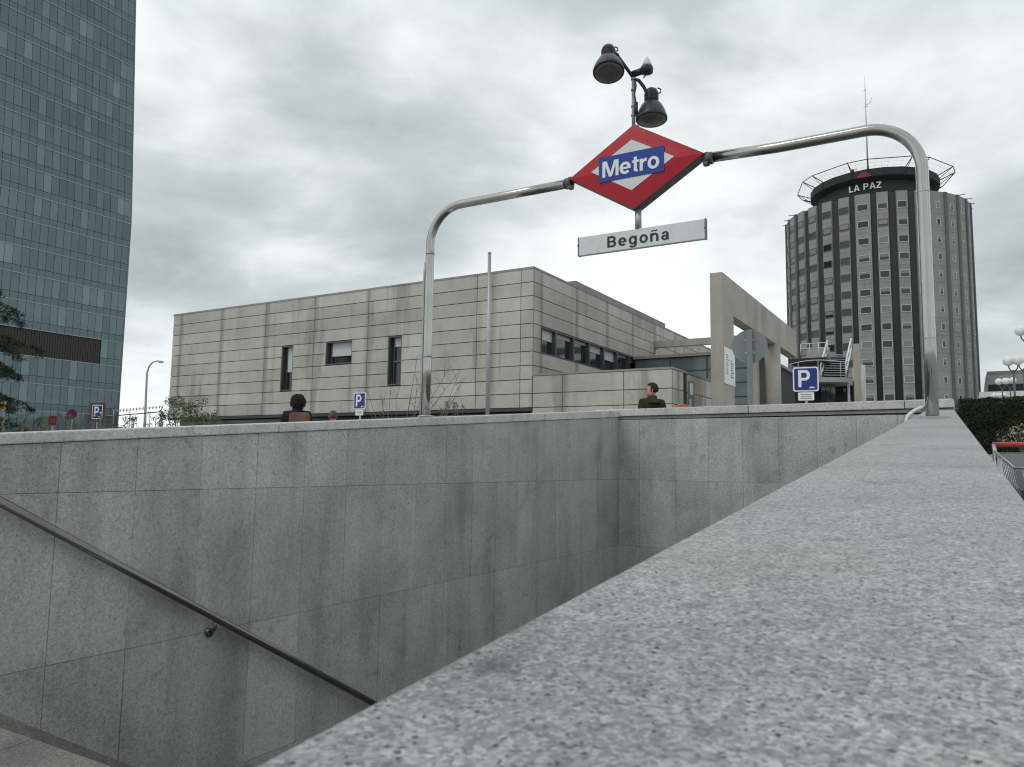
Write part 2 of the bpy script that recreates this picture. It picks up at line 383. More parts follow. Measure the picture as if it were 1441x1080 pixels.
# ------------------------------------------------------------------ ground
SW_L, SW_R, SW_N, SW_F = -4.42, -.15, 1.75, 10.62     # stairwell opening
def gsheet(b, x0, x1, y0, y1):
    ys = sorted({y0, y1, *[y for y in (-25, 32) if y0 < y < y1]})
    for a, c in zip(ys, ys[1:]):
        b.face([(x0,a,ground_z(a)),(x1,a,ground_z(a)),(x1,c,ground_z(c)),(x0,c,ground_z(c))])
b = MB()
gsheet(b, -1500, SW_L-.1, -400, 2500); gsheet(b, SW_R-.02, 1500, -400, 2500)
gsheet(b, SW_L-.1, SW_R-.02, SW_F+.1, 2500); gsheet(b, SW_L-.1, SW_R-.02, -400, -4)
structure(b.build('pavement', 'pavement'))
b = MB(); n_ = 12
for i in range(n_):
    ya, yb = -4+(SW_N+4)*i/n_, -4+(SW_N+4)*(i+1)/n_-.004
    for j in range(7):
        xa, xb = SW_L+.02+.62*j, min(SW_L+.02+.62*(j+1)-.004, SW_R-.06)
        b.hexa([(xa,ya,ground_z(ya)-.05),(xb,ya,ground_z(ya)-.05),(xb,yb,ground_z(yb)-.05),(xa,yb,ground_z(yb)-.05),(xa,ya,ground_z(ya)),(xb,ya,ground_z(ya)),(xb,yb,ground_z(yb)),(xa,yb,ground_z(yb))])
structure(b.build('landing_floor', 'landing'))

# stairs: treads going down along +Y from the landing
b = MB(); rise, run = .182, .28; z0 = ground_z(SW_N)
for k in range(19):
    y = SW_N + run*k; z = z0 - rise*(k+1)
    b.box(-4.40, -.30, y, y+run+.02, z-.16, z)
b.box(-4.40, -.30, SW_N+run*19, SW_F, z0-rise*20-.1, z0-rise*20)
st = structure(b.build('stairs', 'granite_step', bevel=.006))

# ------------------------------------------------------------------ left stairwell wall
XL, YF = -4.40, 10.50
def cop_bot(Y): return -.10 + .0765*Y
def cop_top(Y): return -.050 + .0812*Y
wl = thing('stairwell_side_wall', 'long grey granite stairwell wall under a sloping coping, with a steel handrail on it', 'wall', (XL, 2, -1))
b = MB()
b.box(XL-.30, XL-.032, SW_N-.4, YF+.35, -4.9, -.2)
b.hexa([(XL-.30,SW_N-.4,-.2),(XL-.032,SW_N-.4,-.2),(XL-.032,YF+.35,-.2),(XL-.30,YF+.35,-.2),
        (XL-.30,SW_N-.4,cop_bot(SW_N-.4)+.02),(XL-.032,SW_N-.4,cop_bot(SW_N-.4)+.02),(XL-.032,YF+.35,cop_bot(YF+.35)+.02),(XL-.30,YF+.35,cop_bot(YF+.35)+.02)])
b.build('wall_core', 'grout', wl)
b = MB(); g = .0013; y0 = 2.473-.4663*2
rows = [-.195, -1.133, -2.07, -3.0, -3.95, -4.9]
while y0 < YF+.02:
    y1 = min(y0+.4663, YF+.02); jit = random.uniform(-.0022,.0022)
    a, c = y0+g, y1-g
    b.hexa([(XL-.03,a,-.195+g),(XL+jit,a,-.195+g),(XL+jit,c,-.195+g),(XL-.03,c,-.195+g),
            (XL-.03,a,cop_bot(a)-.003),(XL+jit,a,cop_bot(a)-.003),(XL+jit,c,cop_bot(c)-.003),(XL-.03,c,cop_bot(c)-.003)])
    for t_, u_ in zip(rows, rows[1:]):
        j2 = random.uniform(-.0022,.0022)
        b.box(XL-.03, XL+j2, a, c, u_+g, t_-g)
    y0 += .4663
b.build('granite_cladding', 'granite_wall', wl)
b = MB(); ys = [1.2, 4.05, 6.02, 8.2, YF+.30]
for a, c in zip(ys, ys[1:]):
    a += .003; c -= .003
    b.hexa([(XL-.36,a,cop_bot(a)),(XL+.015,a,cop_bot(a)),(XL+.015,c,cop_bot(c)),(XL-.36,c,cop_bot(c)),
            (XL-.36,a,cop_top(a)),(XL+.015,a,cop_top(a)),(XL+.015,c,cop_top(c)),(XL-.36,c,cop_top(c))])
b.build('coping', 'granite_cop', wl, bevel=.008)
b = MB()
def sk(Y): return -1.33 - .65*(Y-2.26)
b.hexa([(XL+.003,SW_N,sk(SW_N)-.5),(XL+.03,SW_N,sk(SW_N)-.5),(XL+.03,5.8,sk(5.8)-.5),(XL+.003,5.8,sk(5.8)-.5),
        (XL+.003,SW_N,sk(SW_N)),(XL+.03,SW_N,sk(SW_N)),(XL+.03,5.8,sk(5.8)),(XL+.003,5.8,sk(5.8))])
b.build('skirting', 'skirting', wl)

# handrail
hr = thing('handrail', 'round steel handrail sloping down along the left granite wall', 'handrail', (XL+.06, 2, -.2))
p0, p1 = V((-4.34, 1.85, -.06)), V((-4.34, 6.9, -3.02))
p0.z = -.229 - .583*(1.85-2.144); p1.z = -.229 - .583*(6.9-2.144)
MB().tube([p0, p1], .0245, 16).build('rail', 'rail_steel', hr)
for Y in (3.535, 6.2):
    z = -.229 - .583*(Y-2.144)
    b = MB(); b.tube([(-4.34,Y,z-.02),(-4.34,Y,z-.055),(-4.345,Y,z-.075),(-4.36,Y,z-.09),(-4.40,Y,z-.095)], .008, 8)
    b.lathe([(.034,0),(.034,.008),(.012,.012)], (XL+.001,Y,z-.095), (1,0,0), 20)
    b.build('bracket', 'rail_steel', hr)

# ------------------------------------------------------------------ far stairwell wall
wf = thing('stairwell_end_wall', 'grey granite wall closing the far end of the stairwell below a thick pale coping', 'wall', (-2.3, YF, -1))
MB().box(XL-.0, -.16, YF+.032, YF+.33, -4.9, .665).build('wall_core', 'grout', wf)
b = MB(); xs = [-4.40, -4.073, -3.548, -3.077, -2.617, -2.15, -1.678, -1.21, -.745, -.30]
for a, c in zip(xs, xs[1:]):
    for t_, u_ in zip([.664]+rows[:-1], rows):
        j2 = random.uniform(-.002,.002)
        b.box(a+g, c-g, YF+j2, YF+.03, u_+g, t_-g)
b.build('granite_cladding', 'granite_wall', wf)
def ctop(X): return .818 + (X+4.3)*.0062
b = MB()
b.hexa([(XL-.36,YF+.012,.668),(-.139,YF+.012,.69),(-.139,YF+.33,.69),(XL-.36,YF+.33,.668),
        (XL-.36,YF+.012,.705),(-.139,YF+.012,.73),(-.139,YF+.33,.73),(XL-.36,YF+.33,.705)])
b.build('coping_bed', 'skirting', wf)
b = MB(); xs = [XL-.36, -2.53, -.66, -.135]
for a, c in zip(xs, xs[1:]):
    a += .004; c -= .004
    b.hexa([(a,YF-.015,ctop(a)-.105),(c,YF-.015,ctop(c)-.105),(c,YF+.34,ctop(c)-.105),(a,YF+.34,ctop(a)-.105),
            (a,YF-.015,ctop(a)),(c,YF-.015,ctop(c)),(c,YF+.34,ctop(c)),(a,YF+.34,ctop(a))])
b.build('coping', 'granite_cop', wf, bevel=.01)

# ------------------------------------------------------------------ right parapet (foreground)
def pz(Y): return -.12 + .0791*Y
def pxl(Y): return -.216 - .0205*Y
def pxr(Y): return .077 - .0208*Y
pr = thing('granite_parapet', 'broad pale speckled granite parapet running uphill in the foreground, right of the stairwell', 'parapet', (-.1, 0, -1.2))
b = MB(); ys = [-3, -.55, 3.95, 5.45, 8.2, YF-.02]
for a, c in zip(ys, ys[1:]):
    a += .0012; c -= .0012
    n = max(2, int((c-a)/.5))
    b.hexa([(pxl(a),a,pz(a)-.09),(pxr(a),a,pz(a)-.09),(pxr(c),c,pz(c)-.09),(pxl(c),c,pz(c)-.09),
            (pxl(a),a,pz(a)),(pxr(a),a,pz(a)),(pxr(c),c,pz(c)),(pxl(c),c,pz(c))])
b.build('capstone', 'granite_cap', pr, bevel=.006)
b = MB(); a, c = -3, YF-.02
b.hexa([(pxl(a)+.02,a,-4.9),(pxr(a)-.02,a,-4.9),(pxr(c)-.02,c,-4.9),(pxl(c)+.02,c,-4.9),
        (pxl(a)+.02,a,pz(a)-.092),(pxr(a)-.02,a,pz(a)-.092),(pxr(c)-.02,c,pz(c)-.092),(pxl(c)+.02,c,pz(c)-.092)])
b.build('wall_body', 'granite_wall', pr)

# ------------------------------------------------------------------ gantry
YG = 6.05; BZ = 2.49; XR, XP = -.212, -4.545
gt = thing('metro_gantry', 'tall bent stainless steel tube gantry spanning the stairwell from wall to wall', 'gantry', (XR, YG, pz(YG)))
def bend(cx, cz, r, a0, a1, n=14): return [(cx+r*math.cos(a0+(a1-a0)*i/n), YG, cz+r*math.sin(a0+(a1-a0)*i/n)) for i in range(n+1)]
RB = .36; r = .042
z_r = pz(YG)
path = [(XR, YG, z_r+.012)] + [(XR, YG, z_r+.5+i*.35) for i in range(4)] + bend(XR-RB, BZ-RB, RB, 0, PI/2) + [(-1.2, YG, BZ), (-1.70, YG, BZ+.02)]
MB().tube(path, r, 24).build('post_tube', 'steel', gt)
zl = cop_top(YG)
path = [(XP, YG, zl+.0)] + [(XP, YG, zl+.5+i*.35) for i in range(4)] + bend(XP+RB, BZ+.03-RB, RB, PI, PI/2) + [(-3.6, YG, BZ+.03), (-3.04, YG, BZ+.03)]
MB().tube(path, r, 24).build('post_tube', 'steel', gt)
b = MB()
b.hexa([(XR-.11,YG-.09,pz(YG-.09)+.001),(XR+.11,YG-.09,pz(YG-.09)+.001),(XR+.11,YG+.09,pz(YG+.09)+.001),(XR-.11,YG+.09,pz(YG+.09)+.001),
        (XR-.11,YG-.09,pz(YG-.09)+.013),(XR+.11,YG-.09,pz(YG-.09)+.013),(XR+.11,YG+.09,pz(YG+.09)+.013),(XR-.11,YG+.09,pz(YG+.09)+.013)])
b.build('base_plate', 'galv', gt)
b = MB(); b.tube([(XR-.04,YG+.02,z_r+.075),(XR-.07,YG+.0,z_r+.07),(XR-.11,YG-.02,z_r+.05),(XR-.15,YG-.04,z_r+.012),(XR-.16,YG-.05,z_r-.03),(XR-.165,YG-.06,z_r-.2)], .012, 10)
b.build('cable_conduit', 'white_metal', gt)
b = MB(); xc = XP-.056
b.tube([(xc,YG-.01,zl)] + [(xc,YG-.01,zl+.4*i) for i in range(1,4)] + [(xc,YG-.01,BZ-.62),(xc+.012,YG-.01,BZ-.5)], .0125, 8)
b.build('side_conduit', 'galv', gt)
for zz in (z_r+.55, z_r+1.6): MB().lathe([(.0428,-.004),(.0432,0),(.0428,.004)], (XR,YG,zz), n=24).build('weld_ring', 'galv', gt)
for zz in (BZ-.42, BZ-1.45): MB().lathe([(.0435,-.014),(.0435,.014)], (XP,YG,zz), n=24).build('pipe_sleeve', 'galv', gt)
b = MB(); b.lathe([(.085,0),(.085,.012),(.05,.02)], (XP,YG,zl+.001)); b.build('base_flange', 'galv', gt)
for sx, xx, zz in ((-1, -3.0, BZ+.03), (1, -1.75, BZ+.015)):
    b = MB(); b.lathe([(.050,-.03),(.050,.03)], (xx+sx*.01,YG,zz), (1,0,0), 16); b.obox((xx-sx*.01,YG-.01,zz-.045), (.02,0,0), (0,.03,0), (0,0,.012)); b.obox((xx-sx*.005,YG-.0,zz+.04), (.016,0,0), (0,.02,0), (0,0,.012))
    b.build('sign_clamp', 'sign_side', gt)

# ------------------------------------------------------------------ Metro diamond
CX, CZ = -2.372, 2.536; HW, HH = .613, .377
ms = thing('metro_sign', 'red diamond sign with white lettering on a blue band, mounted on the steel gantry', 'sign', (CX, YG, CZ))
b = MB(); b.prism([(CX-HW,CZ),(CX,CZ-HH),(CX+HW,CZ),(CX,CZ+HH)], YG-.055, YG+.06); b.build('sign_case', 'sign_side', ms, bevel=.004)
b = MB(); k = .985; fy = YG-.0565; cy = fy-.016
P4 = [V((CX-HW*k,fy,CZ)), V((CX,fy,CZ-HH*k)), V((CX+HW*k,fy,CZ)), V((CX,fy,CZ+HH*k))]
Q4 = [V((CX-.38-.01,cy,CZ)), V((CX,cy,CZ-.223-.006)), V((CX+.39,cy,CZ)), V((CX,cy,CZ+.229))]
for i in range(4): b.face([P4[i], P4[(i+1)%4], Q4[(i+1)%4], Q4[i]])
b.face(Q4); b.build('red_face', 'red', ms)
b = MB(); b.prism([(CX-.385,CZ+.015),(CX-.01,CZ-.211),(CX+.365,CZ+.015),(CX-.01,CZ+.235)], cy-.004, cy-.001); b.build('white_diamond', 'white', ms)
b = MB(); b.box(CX-.311, CX+.279, cy-.008, cy-.005, CZ-.098, CZ+.125); band = b.build('blue_band', 'blue', ms)
b = shift(text_mb('Metro', .515, .142, .0025, -.01), (CX-.018, cy-.009, CZ+.012)); b.build('lettering', 'letter_white', band)
MB().tube([(CX+.02,YG,CZ-HH+.01),(CX+.02,YG,2.0)], .028, 12).build('hanger_tube', 'galv', ms)
MB().lathe([(.03,0),(.03,.01),(.022,.016)], (CX,YG,CZ+HH-.006)).build('mast_fitting', 'galv', ms)

ns = thing('station_name_sign', 'long white name board with black lettering, hanging below the red diamond', 'sign', (-2.338, YG, 1.916))
b = MB(); b.box(-2.903, -1.773, YG-.022, YG+.022, 1.833, 2.001); box_ = b.build('light_box', 'white', ns, bevel=.006)
b = shift(text_mb('Begoña', .55, .098, .0015, .12), (-2.352, YG-.0235, 1.919)); b.build('lettering', 'letter_black', box_)
for xx in (-2.906, -1.770):
    b = MB(); b.box(xx-.003, xx+.003, YG-.024, YG+.024, 1.831, 2.003); b.ball((xx,YG-.026,1.925), .008); b.build('end_cap', 'sign_side', ns)

# ------------------------------------------------------------------ lamp mast on top of the sign
lm = thing('lamp_mast', 'thin steel lamp mast with two arms and a beacon on top of the red diamond', 'lamp mast', (CX-.02, YG, CZ+HH))
MB().tube([(-2.392,YG,CZ+HH-.01),(-2.392,YG,3.37)], .0165, 12).build('pole', 'galv', lm)
b = MB(); b.tube([(-2.392,YG,3.36),(-2.42,YG-.04,3.41),(-2.455,YG-.09,3.47),(-2.49,YG-.12,3.53)], .015, 10)
b.tube([(-2.49,YG-.12,3.53),(-2.545,YG-.13,3.58)], .02, 10); b.build('arm', 'black_paint', lm)
b = MB(); b.tube([(-2.392,YG,3.35),(-2.35,YG+.02,3.335),(-2.315,YG+.05,3.28),(-2.29,YG+.07,3.21),(-2.285,YG+.08,3.17)], .015, 10); b.build('arm', 'black_paint', lm)
b = MB(); b.tube([(-2.40,YG,3.395),(-2.29,YG,3.405)], .030, 12); b.lathe([(.02,-.05),(.052,-.035),(.056,0),(.052,.018),(.03,.024)], (-2.27,YG,3.41)); b.tube([(-2.29,YG,3.40),(-2.285,YG,3.35),(-2.30,YG,3.335)], .006, 6)
b.build('beacon_base', 'black_paint', lm)
MB().lathe([(.045,0),(.038,.03),(.018,.075),(.006,.088)], (-2.268,YG,3.429)).build('beacon_cap', 'beacon', lm)
b = MB(); b.tube([(-2.372,YG-.02,3.33),(-2.36,YG-.02,3.27),(-2.375,YG-.02,3.2),(-2.362,YG-.02,3.12),(-2.36,YG-.02,3.0),(-2.345,YG-.01,2.98)], .007, 6); b.tube([(-2.36,YG-.02,3.12),(-2.36,YG-.02,3.02)], .016, 8); b.build('cable', 'black_paint', lm)
for z in (3.35, 3.25, 3.10, 3.02): MB().lathe([(.022,-.008),(.022,.008)], (-2.392,YG,z)).build('pole_clamp', 'galv', lm)
def floodlight(c, tilt, label):
    """c: centre of the lens; the dish opens along the tilt direction"""
    t = thing('floodlight', label, 'floodlight', c, 0, 'floodlights on the lamp mast')
    d = V(tilt).normalized(); u = -d; c = V(c); K = lambda pr: [(a*.93, h*.95) for a, h in pr]
    b = MB(); b.lathe(K([(.140,-.012),(.146,-.004),(.146,.012),(.140,.03),(.125,.075),(.098,.13),(.066,.168)]), c, u, 36); dish = b.build('reflector_dish', 'black_paint', t)
    b = MB(); b.lathe(K([(.063,.165),(.064,.20),(.064,.255),(.055,.285),(.030,.303),(.004,.31)]), c, u, 28)
    for k in range(6): b.lathe(K([(.0665,.185+.012*k),(.0665,.190+.012*k)]), c, u, 28)
    hous = b.build('lamp_housing', 'black_paint', t)
    b = MB(); b.lathe(K([(.004,-.030),(.06,-.026),(.105,-.018),(.132,-.0125)]), c, u, 36); b.build('lens', 'lens', dish)
    b = MB(); e = u.orthogonal().normalized(); h = c+u*.25+e*.06
    b.tube([h, h+e*.03+u*.02, h+e*.03+u*.05, h+u*.055], .006, 8); b.build('lifting_eye', 'black_paint', hous)
    return t
toc = V((.35,-.83,0))    # horizontally back towards the stairs
floodlight((-2.553, YG-.17, 3.378), (.13,-.27,-1), 'left floodlight, higher of the two, its round lens tilted towards the stairs')
floodlight((-2.258, YG+.08, 2.988), (.03,-.07,-1), 'right floodlight hanging low just above the red diamond, facing down')

# ------------------------------------------------------------------ beige panel building
YA, XB = 25.67, -14.28
J = [7.58, 7.04] + [7.04-.543*k for k in range(1, 12)]      # J[10] = 2.15
bb = thing('beige_building', 'low beige stone panelled building with flat roof, behind the stairwell', 'building', (-25, 33, 1.2))
b = MB(); b.box(-36.055, XB-.34, YA+.40, 56, 2.2, 7.5); b.box(-36.05, -35.9, YA+.06, YA+.39, 2.2, 7.5); b.box(-14.4, -8.82, YA+.07, 31, 1.0, 3.3); b.build('building_core', 'panel_joint', bb)
b = MB(); b.box(-35.7, -8.9, YA+.5, 54, .6, 2.16); b.build('recessed_base', 'dark_teal', bb)
VX = [-36.06, -35.39, -32.24, -29.04, -25.82, -22.58, -19.38, -16.87, -14.83, XB]
wins = [(-27.88,-27.11,3.28,5.40), (-25.05,-23.46,4.35,5.40), (-21.41,-20.66,3.28,5.40)]
b = MB(); jg = .015
for k in range(10):
    zt, zb = J[k], J[k+1]
    for a, c in zip(VX, VX[1:]):
        segs = [(a+jg, c-jg)]
        for (wa, wb, w0, w1) in wins:
            if zb >= w0-.2 and zt <= w1+.2:
                nx = []
                for s0, s1 in segs:
                    if wb <= s0 or wa >= s1: nx.append((s0, s1)); continue
                    if wa > s0+.05: nx.append((s0, wa))
                    if wb < s1-.05: nx.append((wb, s1))
                segs = nx
        for s0, s1 in segs: b.box(s0, s1, YA+random.uniform(-.004,.004), YA+.058, zb+jg, zt-jg)
VY = [YA, 26.34, 29.47, 32.64, 35.86, 38.93, 42.1, 45.2, 48.4, 51.6, 54.8]
for k in range(10):
    zt, zb = J[k], J[k+1]
    for a, c in zip(VY, VY[1:]):
        s0, s1 = a+jg+(.06 if a == YA else 0), c-jg
        if 4 <= k <= 5:
            if a == YA: pass
            else: continue
        b.box(XB-.058, XB+random.uniform(-.004,.004), s0, s1, zb+jg, zt-jg)
LX = [XB+.01, -13.0, -10.55, -8.76]
LZ = [3.36, 2.69, 2.147, 1.604, 1.06]
for zt, zb in zip(LZ, LZ[1:]):
    for a, c in zip(LX, LX[1:]): b.box(a+jg, c-jg, YA+random.uniform(-.003,.003), YA+.06, zb+jg, zt-jg)
    for a, c in ((YA+.07, 26.9), (27.35, 29.2), (29.2, 31)): b.box(-8.82, -8.76, a+jg, c-jg, zb+jg, zt-jg)
b.build('stone_cladding', 'panel', bb)
b = MB()
b.box(-36.08, XB+.02, YA-.02, YA+.35, 7.56, 7.64); b.box(XB-.35, XB+.021, YA+.352, 55, 7.56, 7.641)
b.build('roof_trim', 'panel_trim', bb)
b = MB(); b.box(XB-.9, XB-.05, 29.5, 40.9, 7.642, 7.90); b.build('roof_upstand', 'panel_trim', bb)
b = MB(); b.box(XB-.0, -8.74, YA-.02, YA+.25, 3.362, 3.43); b.box(-8.99, -8.741, YA+.252, 31, 3.362, 3.431); b.build('coping', 'panel_trim', bb)
b = MB(); b.box(-36.0, XB, YA-.05, YA+.1, 2.02, 2.14); b.build('flashing', 'dark_metal', bb)
for i, (wa, wb, w0, w1) in enumerate(wins):
    b = MB(); t_ = .05; y0_, y1_ = YA+.02, YA+.35
    b.box(wa, wa+t_, y0_, y1_, w0, w1); b.box(wb-t_, wb, y0_, y1_, w0, w1); b.box(wa+t_, wb-t_, y0_, y1_, w0, w0+t_); b.box(wa+t_, wb-t_, y0_, y1_, w1-t_, w1)
    b.box(wa+.16, wa+.20, YA+.2, YA+.3, w0+t_, w1-t_)
    if i == 2: b.box(wa+.2, wb-t_, YA+.2, YA+.3, 4.28, 4.36)
    w = b.build('window', 'alu', bb)
    drop = (1.18, .60, .38)[i]
    MB().box(wa+.2, wb-t_, YA+.24, YA+.25, w1-t_-drop, w1-t_).build('roller_blind', 'blind', w)
    MB().box(wa+t_, wb-t_, YA+.28, YA+.29, w0+t_, w1-t_).build('pane', 'pane', w)
    MB().box(wa+.02, wa+.155, YA+.345, YA+.349, w0+t_, w1-t_).build('jamb_panel', 'dark_teal', w)
MY = [26.42, 27.65, 29.3, 30.87, 32.45, 34.0, 35.54, 36.9, 38.9]
wz0, wz1 = J[6]+.005, J[4]-.005
for i, (a, c) in enumerate(zip(MY, MY[1:])):
    b = MB(); t_ = .05
    b.box(XB-.3, XB-.02, a, a+t_, wz0, wz1); b.box(XB-.3, XB-.02, c-t_, c-.002, wz0, wz1)
    b.box(XB-.3, XB-.02, a+t_, c-t_, wz0, wz0+t_); b.box(XB-.3, XB-.02, a+t_, c-t_, wz1-t_, wz1)
    w = b.build('strip_window', 'alu', bb)
    MB().box(XB-.24, XB-.22, a+t_, c-t_, wz0+t_, wz1-t_).build('pane', 'pane', w)
    dr = (.42,.16,.12,.30,.46,.10,.22,.15)[i]
    MB().box(XB-.205, XB-.195, a+t_, c-t_, wz1-t_-dr, wz1-t_).build('roller_blind', 'blind', w)
b = MB(); b.box(-8.80, -8.775, 26.95, 27.3, 1.0, 3.3); b.build('dark_slot', 'dark', bb)
# pale steel post and canopy beam
b = MB(); b.tube([(XB+.08,39.1,1.3),(XB+.08,39.1,6.28)], .06, 10); b.build('beam_post', 'white_metal', bb)
MB().box(XB+.01, -7.96, 38.95, 39.3, 6.28, 6.62).build('canopy_beam', 'frame_concrete', bb)

# glazed hall tucked between the beige building and the frame
gh = thing('glass_hall', 'green glazed hall tucked between the beige building and the concrete frame', 'building', (-11, 38, 1.3))
GY = 36.0
b = MB(); b.box(-14.2, -8.7, GY+.12, 46, 1.25, 5.25); b.build('hall_core', 'dark', gh)
for i, (a, c) in enumerate(((-14.2,-12.4),(-12.35,-10.6),(-10.55,-9.65),(-9.6,-8.7))):
    for k in range(6):
        MB().box(a, c, GY+.02, GY+.05, 1.3+k*.66, 1.3+(k+1)*.66-.05).build('glass_panel', 'green_glass', gh)
b = MB()
for k in range(7): b.box(-14.2, -8.7, GY+.0, GY+.08, 1.3+k*.66-.05, 1.3+k*.66)
for x in (-12.4, -10.6, -9.65): b.box(x+.002, x+.048, GY-.01, GY+.09, 1.3, 5.26)
b.build('mullion_grid', 'dark_metal', gh)
b = MB(); b.box(-14.25, -8.3, GY-.1, 46, 5.262, 5.40); b.build('flat_roof', 'panel_trim', gh)
MB().box(-8.62, -8.2, 35.75, 36.2, 1.2, 5.26).build('corner_column', 'frame_concrete', gh)
MB().box(-8.55, -8.45, 36.21, 46, 1.2, 5.2).build('side_wall', 'dark', gh)

# ------------------------------------------------------------------ concrete frame
cf = thing('concrete_frame', 'tall brown-grey concrete portal frame with a long deep beam beside the beige building', 'frame', (-7.7, 27.5, 1))
x0_, x1_ = -7.92, -7.46
b = MB()
poly = [(27.45,.8),(28.93,.8),(28.93,5.655),(41.3,5.655),(41.3,6.98),(27.45,7.03)]
va = [b.bm.verts.new((x0_, y, z)) for y, z in poly]; vb = [b.bm.verts.new((x1_, y, z)) for y, z in poly]
b.bm.faces.new(va[::-1]); b.bm.faces.new(vb)
for i in range(6): b.bm.faces.new((va[i], va[(i+1)%6], vb[(i+1)%6], vb[i]))
b.build('portal_wall', 'frame_concrete', cf, bevel=.012)
MB().lathe([(.36,1.0),(.36,5.66)], (-7.69,36.6,0), n=24).build('round_column', 'frame_concrete', cf)
bn = thing('poster_board', 'white poster board with red and blue print fixed to the concrete frame', 'poster', (x1_, 28.1, 3.6))
MB().box(x1_+.002, x1_+.03, 27.5, 28.92, 2.98, 4.30).build('board', 'white', bn)
b = MB()
for k in range(9): b.box(x1_+.032, x1_+.035, 27.72, 27.80+random.uniform(.1,.3), 4.02-k*.085, 4.05-k*.085)
b.build('red_print', 'faded_red', bn)
b = MB()
for k in range(8): b.box(x1_+.032, x1_+.035, 28.32, 28.42+random.uniform(.1,.3), 3.86-k*.085, 3.90-k*.085)
b.build('blue_print', 'blue', bn)
# grey-blue door leaf in the low white wall
dl = thing('glass_door', 'grey-blue glass door leaf standing open in the low beige wall', 'door', (-8.7, 28, 1))
MB().box(-8.752, -8.72, 27.42, 28.05, 1.0, 3.12).build('door_leaf', 'grey_blind', dl)
MB().box(-8.718, -8.71, 27.46, 27.66, 1.1, 2.45).build('glass_pane', 'blind', dl)
MB().box(-8.716, -8.712, 27.50, 27.90, 2.62, 3.05).build('glass_pane', 'white', dl)

# ------------------------------------------------------------------ entrance building with outside stair
def EX(px): return -8.87 + (px-1124)*.0376
def EZ(py): return 5.5 + (533-py)*.0443
EY = 50.5
eb = thing('entrance_pavilion', 'dark glazed entrance pavilion with curved canopy below a railed terrace', 'building', (-8, EY, 1.3))
MB().box(EX(1060), EX(1204), EY+3.0, EY+3.3, 1.2, 5.6).build('back_wall', 'dark', eb)
b = MB(); b.box(EX(1100), EX(1160), EY+.9, EY+3, EZ(506), EZ(500)); b.build('terrace_slab', 'hosp_dark', eb)
MB().box(EX(1119), EX(1150), EY+3.0, EY+3.25, EZ(499), EZ(481)).build('terrace_wall', 'frame_concrete', eb)
MB().box(EX(1140), EX(1156), EY+3.26, EY+3.5, EZ(530), EZ(478)).build('terrace_wall', 'frame_concrete', eb)
b = MB(); pts = [(EX(1119), EY+3)] + [(EX(1119)+(EX(1193)-EX(1119))*i/12, EY+.6-.9*math.sin(PI*i/12)) for i in range(13)] + [(EX(1193), EY+3)]
va = [b.bm.verts.new((x,y,EZ(538))) for x, y in pts]; vb = [b.bm.verts.new((x,y,EZ(531.5))) for x, y in pts]
b.bm.faces.new(va[::-1]); b.bm.faces.new(vb)
for i in range(len(pts)): b.bm.faces.new((va[i], va[(i+1)%len(pts)], vb[(i+1)%len(pts)], vb[i]))
b.build('curved_canopy', 'grey_render', eb)
for a, c in ((1150,1157),(1158,1164),(1165,1172)):
    MB().box(EX(a), EX(c), EY+1.0, EY+1.05, 1.3, EZ(539)).build('door_pane', 'pane_teal', eb)
MB().box(EX(1178), EX(1183), EY+2.7, EY+2.75, EZ(546), EZ(542)).build('exit_plate', 'green_glass', eb)
MB().box(EX(1191), EX(1194), EY+.9, EY+1.1, 1.3, EZ(539)).build('white_jamb', 'white_render', eb)
b = MB()
for y_ in (481, 488): b.tube([(EX(1122),EY+.4,EZ(y_)),(EX(1165),EY+.4,EZ(y_))], .022, 6)
for x_ in (1122, 1136, 1150, 1164): b.tube([(EX(x_),EY+.4,EZ(498)),(EX(x_),EY+.4,EZ(481))], .025, 6)
b.build('terrace_railing', 'white_metal', eb)
b = MB(); pts = [(EX(1100)+(EX(1190)-EX(1100))*i/14, EY+.4-.7*math.sin(PI*i/14), EZ(510)+.12*math.sin(PI*i/14)) for i in range(15)]
b.tube(pts, .022, 6)
for p in pts[3::5]: b.tube([p, (p[0],p[1],EZ(531))], .014, 6)
b.build('canopy_railing', 'white_metal', eb)
MB().box(EX(1204), EX(1214), EY-.1, EY+.3, 1.2, EZ(487)).build('pillar', 'frame_concrete', eb)
MB().box(EX(1192), EX(1199), EY+3.6, EY+3.8, 1.2, EZ(497)).build('pillar', 'frame_concrete', eb)
MB().box(EX(1204), EX(1212), EY+3, EY+3.3, 3.2, EZ(508)).build('white_wall', 'white_render', eb)
for px_, py_ in ((1196,516),(1209,516)):
    MB().box(EX(px_-2.2), EX(px_+2.2), EY+2.6, EY+2.65, EZ(py_+16), EZ(py_-4)).build('banner_panel', 'white_render', eb)
es = thing('outside_stair', 'dark metal outside stair with white handrails climbing above the curved canopy', 'stairs', (EX(1170), EY, 5.5))
L0, R0, L1, R1 = at(1159,531,48.9), at(1191,531,48.9), at(1164,499,51.4), at(1193,499,51.4)
for k in range(11):
    a, c = L0.lerp(L1, k/10), R0.lerp(R1, k/10); z = (a.z+c.z)/2
    MB().hexa([(a.x,a.y,z-.05),(c.x,c.y,z-.05),(c.x,c.y+.26,z-.05),(a.x,a.y+.26,z-.05),(a.x,a.y,z),(c.x,c.y,z),(c.x,c.y+.26,z),(a.x,a.y+.26,z)]).build('tread', 'galv', es)
dn = V((0,.08,-.16))
MB().hexa([L0+dn*1.8, R0+dn*1.8, R1+dn*6, L1+dn*6, L0+dn, R0+dn, R1+dn, L1+dn]).build('stair_underside', 'dark', es)
